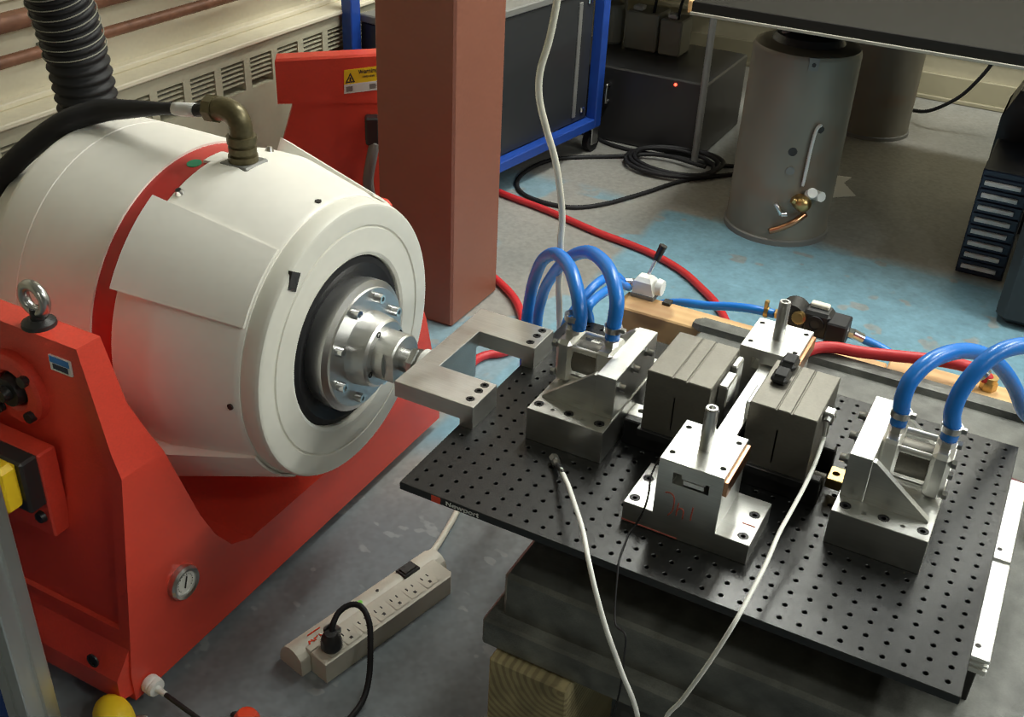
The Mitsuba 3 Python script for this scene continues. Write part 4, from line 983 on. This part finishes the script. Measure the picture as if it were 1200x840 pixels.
vb = part(tk, 'valve_body', join(cyl(on_tank(34, -0.365, -0.004), on_tank(34, -0.365, 0.035), 0.026, 0.020), ball(on_tank(34, -0.360, 0.03), 0.026, 12), cyl(on_tank(24, -0.350, 0.022), on_tank(40, -0.375, 0.028), 0.012)), 'brass', 30, label='brass valve body')
put(vb + '__knob', cyl(on_tank(40, -0.335, 0.020), on_tank(39, -0.318, 0.045), 0.0155), 'white_plastic')
put(vb + '__knob', cyl(on_tank(50, -0.345, 0.0), on_tank(50, -0.338, 0.038), 0.0155), 'white_plastic')
put(vb + '__wing', join(tube([on_tank(9, -0.372, 0.015), on_tank(13, -0.388, 0.02), on_tank(16, -0.405, 0.02)], 0.007, 8), tube([on_tank(16, -0.405, 0.02), on_tank(22, -0.402, 0.02)], 0.008, 8)), 'chrome', True)
part(tk, 'copper_pipe', tube([on_tank(42, -0.405, 0.01), on_tank(30, -0.425, 0.022), on_tank(19, -0.448, 0.02), on_tank(8, -0.468, 0.014)], 0.0095, 10), 'copper', True, label='copper pipe stub')
tk2 = thing('boiler_tank', 'second darker grey tank further back behind the boiler tank', 'tank')
part(tk2, 'shell', lathe([(0, 0.0), (0.148, 0.0), (0.150, 0.006), (0.150, 0.60), (0.140, 0.615), (0, 0.63)], (-0.745, 3.47, F0), (-0.745, 3.47, 1), 56), 'tank_steel', 25)
part(tk2, 'base_ring', lathe([(0.1505, 0.0), (0.155, 0.0), (0.155, 0.014), (0.1505, 0.016)], (-0.745, 3.47, F0), (-0.745, 3.47, 1), 56), 'grey_metal', 25)
part(tk2, 'stud', cyl((-0.70, 3.335, -0.10), (-0.70, 3.315, -0.10), 0.008), 'chrome')

dc_ = thing('drawer_cabinet', 'small dark blue drawer cabinet with eight silver label handles under the table', 'cabinet')
part(dc_, 'body', box(-0.222, -0.085, 2.292, 2.60, F0, -0.185, 0.003), 'navy_cabinet', False)
for i in range(8):
    z = F0 + 0.030 + i * 0.0385
    d = part(dc_, 'drawer', box(-0.217, -0.090, 2.284, 2.2915, z - 0.0165, z + 0.0165, 0.001), 'navy_cabinet', False)
    put(d + '__handle', box(-0.209, -0.108, 2.274, 2.284, z - 0.0062, z + 0.0062, 0.001), 'pale_sticker', False)
single('black_bin', M.hull_points(np.array([(x, y, z) for x, y in ((-0.235, 2.70), (-0.05, 2.70), (-0.235, 2.95), (-0.05, 2.95)) for z in (F0, -0.15)] + [(x, y, -0.06) for x, y in ((-0.20, 2.72), (-0.07, 2.72), (-0.20, 2.93), (-0.07, 2.93))])), 'black_plastic', 'black rounded bin standing behind the small blue drawer cabinet', 'bin', smooth=25)
single('black_case', M.hull_points(np.array([(x, y, z) for x, y in ((-0.075, 2.02), (-0.050, 1.99), (0.30, 1.99), (0.30, 2.26), (-0.075, 2.26)) for z in (F0 + 0.03, -0.17)] + [(x, y, z) for x, y in ((-0.04, 2.03), (0.28, 2.03), (-0.04, 2.24), (0.28, 2.24)) for z in (F0, -0.14)])), 'black_plastic', 'black rounded case on the floor at the right edge beside the drawer cabinet', 'case', smooth=25)

eq = thing('equipment_box', 'large black equipment box with a red light in the dark under the table', 'equipment box')
part(eq, 'case', box(-1.84, -1.22, 2.72, 3.20, F0, -0.232, 0.006), 'black_plastic', False)
led = part(eq, 'indicator', ball((-1.340, 2.718, -0.252), 0.006, 8), 'red_plastic', True, label='small glowing red light')
scene[led]['emitter'] = {'type': 'area', 'radiance': {'type': 'rgb', 'value': [3.0, 0.12, 0.06]}}
part(eq, 'handle', tube([(-1.60, 2.719, -0.36), (-1.60, 2.695, -0.36), (-1.60, 2.695, -0.30), (-1.60, 2.719, -0.30)], 0.006, 8), 'steel', True)
for nm, x0, x1, y0, y1, z1, m, lab in (('grey_box', -1.665, -1.530, 2.98, 3.12, -0.085, 'grey_box', 'pale grey power supply box on the black equipment box, left of two'),
                                       ('grey_box', -1.520, -1.430, 2.98, 3.10, -0.095, 'grey_box', 'smaller pale grey box on the black equipment box, right of two')):
    k = thing(nm, lab, 'box')
    part(k, 'case', box(x0, x1, y0, y1, -0.2318, z1, 0.006), m, 20)
    part(k, 'cap', box(x0 + 0.02, x0 + 0.06, y0 + 0.02, y0 + 0.06, z1, z1 + 0.018, 0.004), 'pale_sticker', False)
    part(k, 'lead', tube([(x1 - 0.03, y0 + 0.03, z1), (x1 - 0.02, y0 + 0.02, z1 + 0.06), (x1 - 0.01, y0 + 0.06, z1 + 0.13), (x1 + 0.0, y0 + 0.2, z1 + 0.15), (x1 + 0.0, y0 + 0.5, z1 + 0.10)], 0.006, 8), 'black_rubber', True)
single('white_canister', lathe([(0, 0), (0.045, 0), (0.052, 0.01), (0.052, 0.12), (0.045, 0.15), (0.02, 0.16), (0, 0.16)], (-1.745, 3.04, -0.2318), (-1.745, 3.04, 1), 30), 'grey_box', 'whitish canister standing on the black equipment box beside the blue cart post', 'canister', smooth=25)
single('paper_scrap', prism([(-0.735, 2.87), (-0.680, 2.885), (-0.692, 2.815), (-0.625, 2.715), (-0.70, 2.65)], 'z', F0, F0 + 0.002), 'paper', 'torn pale paper scrap on the floor behind the boiler tank', 'paper', smooth=False)
single('cable_tag', box(-1.372, -1.280, 2.822, 2.842, F0 + 0.016, F0 + 0.019).rotate([0, 0, 0]), 'paper', 'white paper tag on the black cable coil', 'tag', smooth=False)
FZ = F0 + 0.0075
hose([(-1.70, 2.90, FZ), (-1.688, 2.80, FZ), (-1.600, 2.69, FZ), (-1.451, 2.66, FZ), (-1.300, 2.69, FZ), (-1.155, 2.70, FZ), (-1.0, 2.78, FZ), (-0.95, 2.95, FZ)], 0.0075, 'black cable from the cart caster into the dark under the table', 'black_rubber', 'floor_cable', 'cable', 10)
hose([(-1.155, 2.62, FZ + 0.015), (-1.34, 2.64, FZ + 0.015), (-1.497, 2.56, FZ), (-1.665, 2.412, FZ), (-1.699, 2.240, FZ), (-1.663, 2.114, FZ), (-1.580, 2.048, FZ), (-1.448, 2.042, FZ), (-1.357, 2.116, FZ), (-1.272, 2.285, FZ), (-1.191, 2.486, FZ), (-1.10, 2.60, FZ), (-1.02, 2.68, FZ), (-0.95, 2.70, FZ)], 0.0075, 'black cable lying in one wide loop on the grey floor', 'black_rubber', 'floor_cable', 'cable', 10)
loop = [(-1.27 + (0.15 + 0.012 * k) * math.cos(a), 2.60 + (0.115 + 0.01 * k) * math.sin(a + 0.1 * k), FZ + 0.012 + 0.010 * math.sin(a * 0.5 + k) + 0.004 * k) for k in range(3) for a in np.linspace(0, 2 * math.pi, 13)[:-1]]
hose(loop, 0.0075, 'black cable coil on the floor beside the boiler tank', 'black_rubber', 'floor_cable', 'cable', 10)
hose([(-0.33, 3.28, 0.185), (-0.33, 3.45, 0.06), (-0.34, 3.58, -0.12), (-0.362, 3.6, -0.217), (-0.397, 3.6, -0.291), (-0.444, 3.6, -0.362), (-0.513, 3.6, -0.422), (-0.570, 3.62, -0.455), (-0.64, 3.67, -0.475), (-0.75, 3.70, -0.50), (-0.90, 3.74, F0 + 0.0075), (-1.05, 3.80, F0 + 0.0075)], 0.0075, 'thin dark cable hanging in a curve before the back wall', 'black_rubber', 'hanging_cable', 'cable', 10)
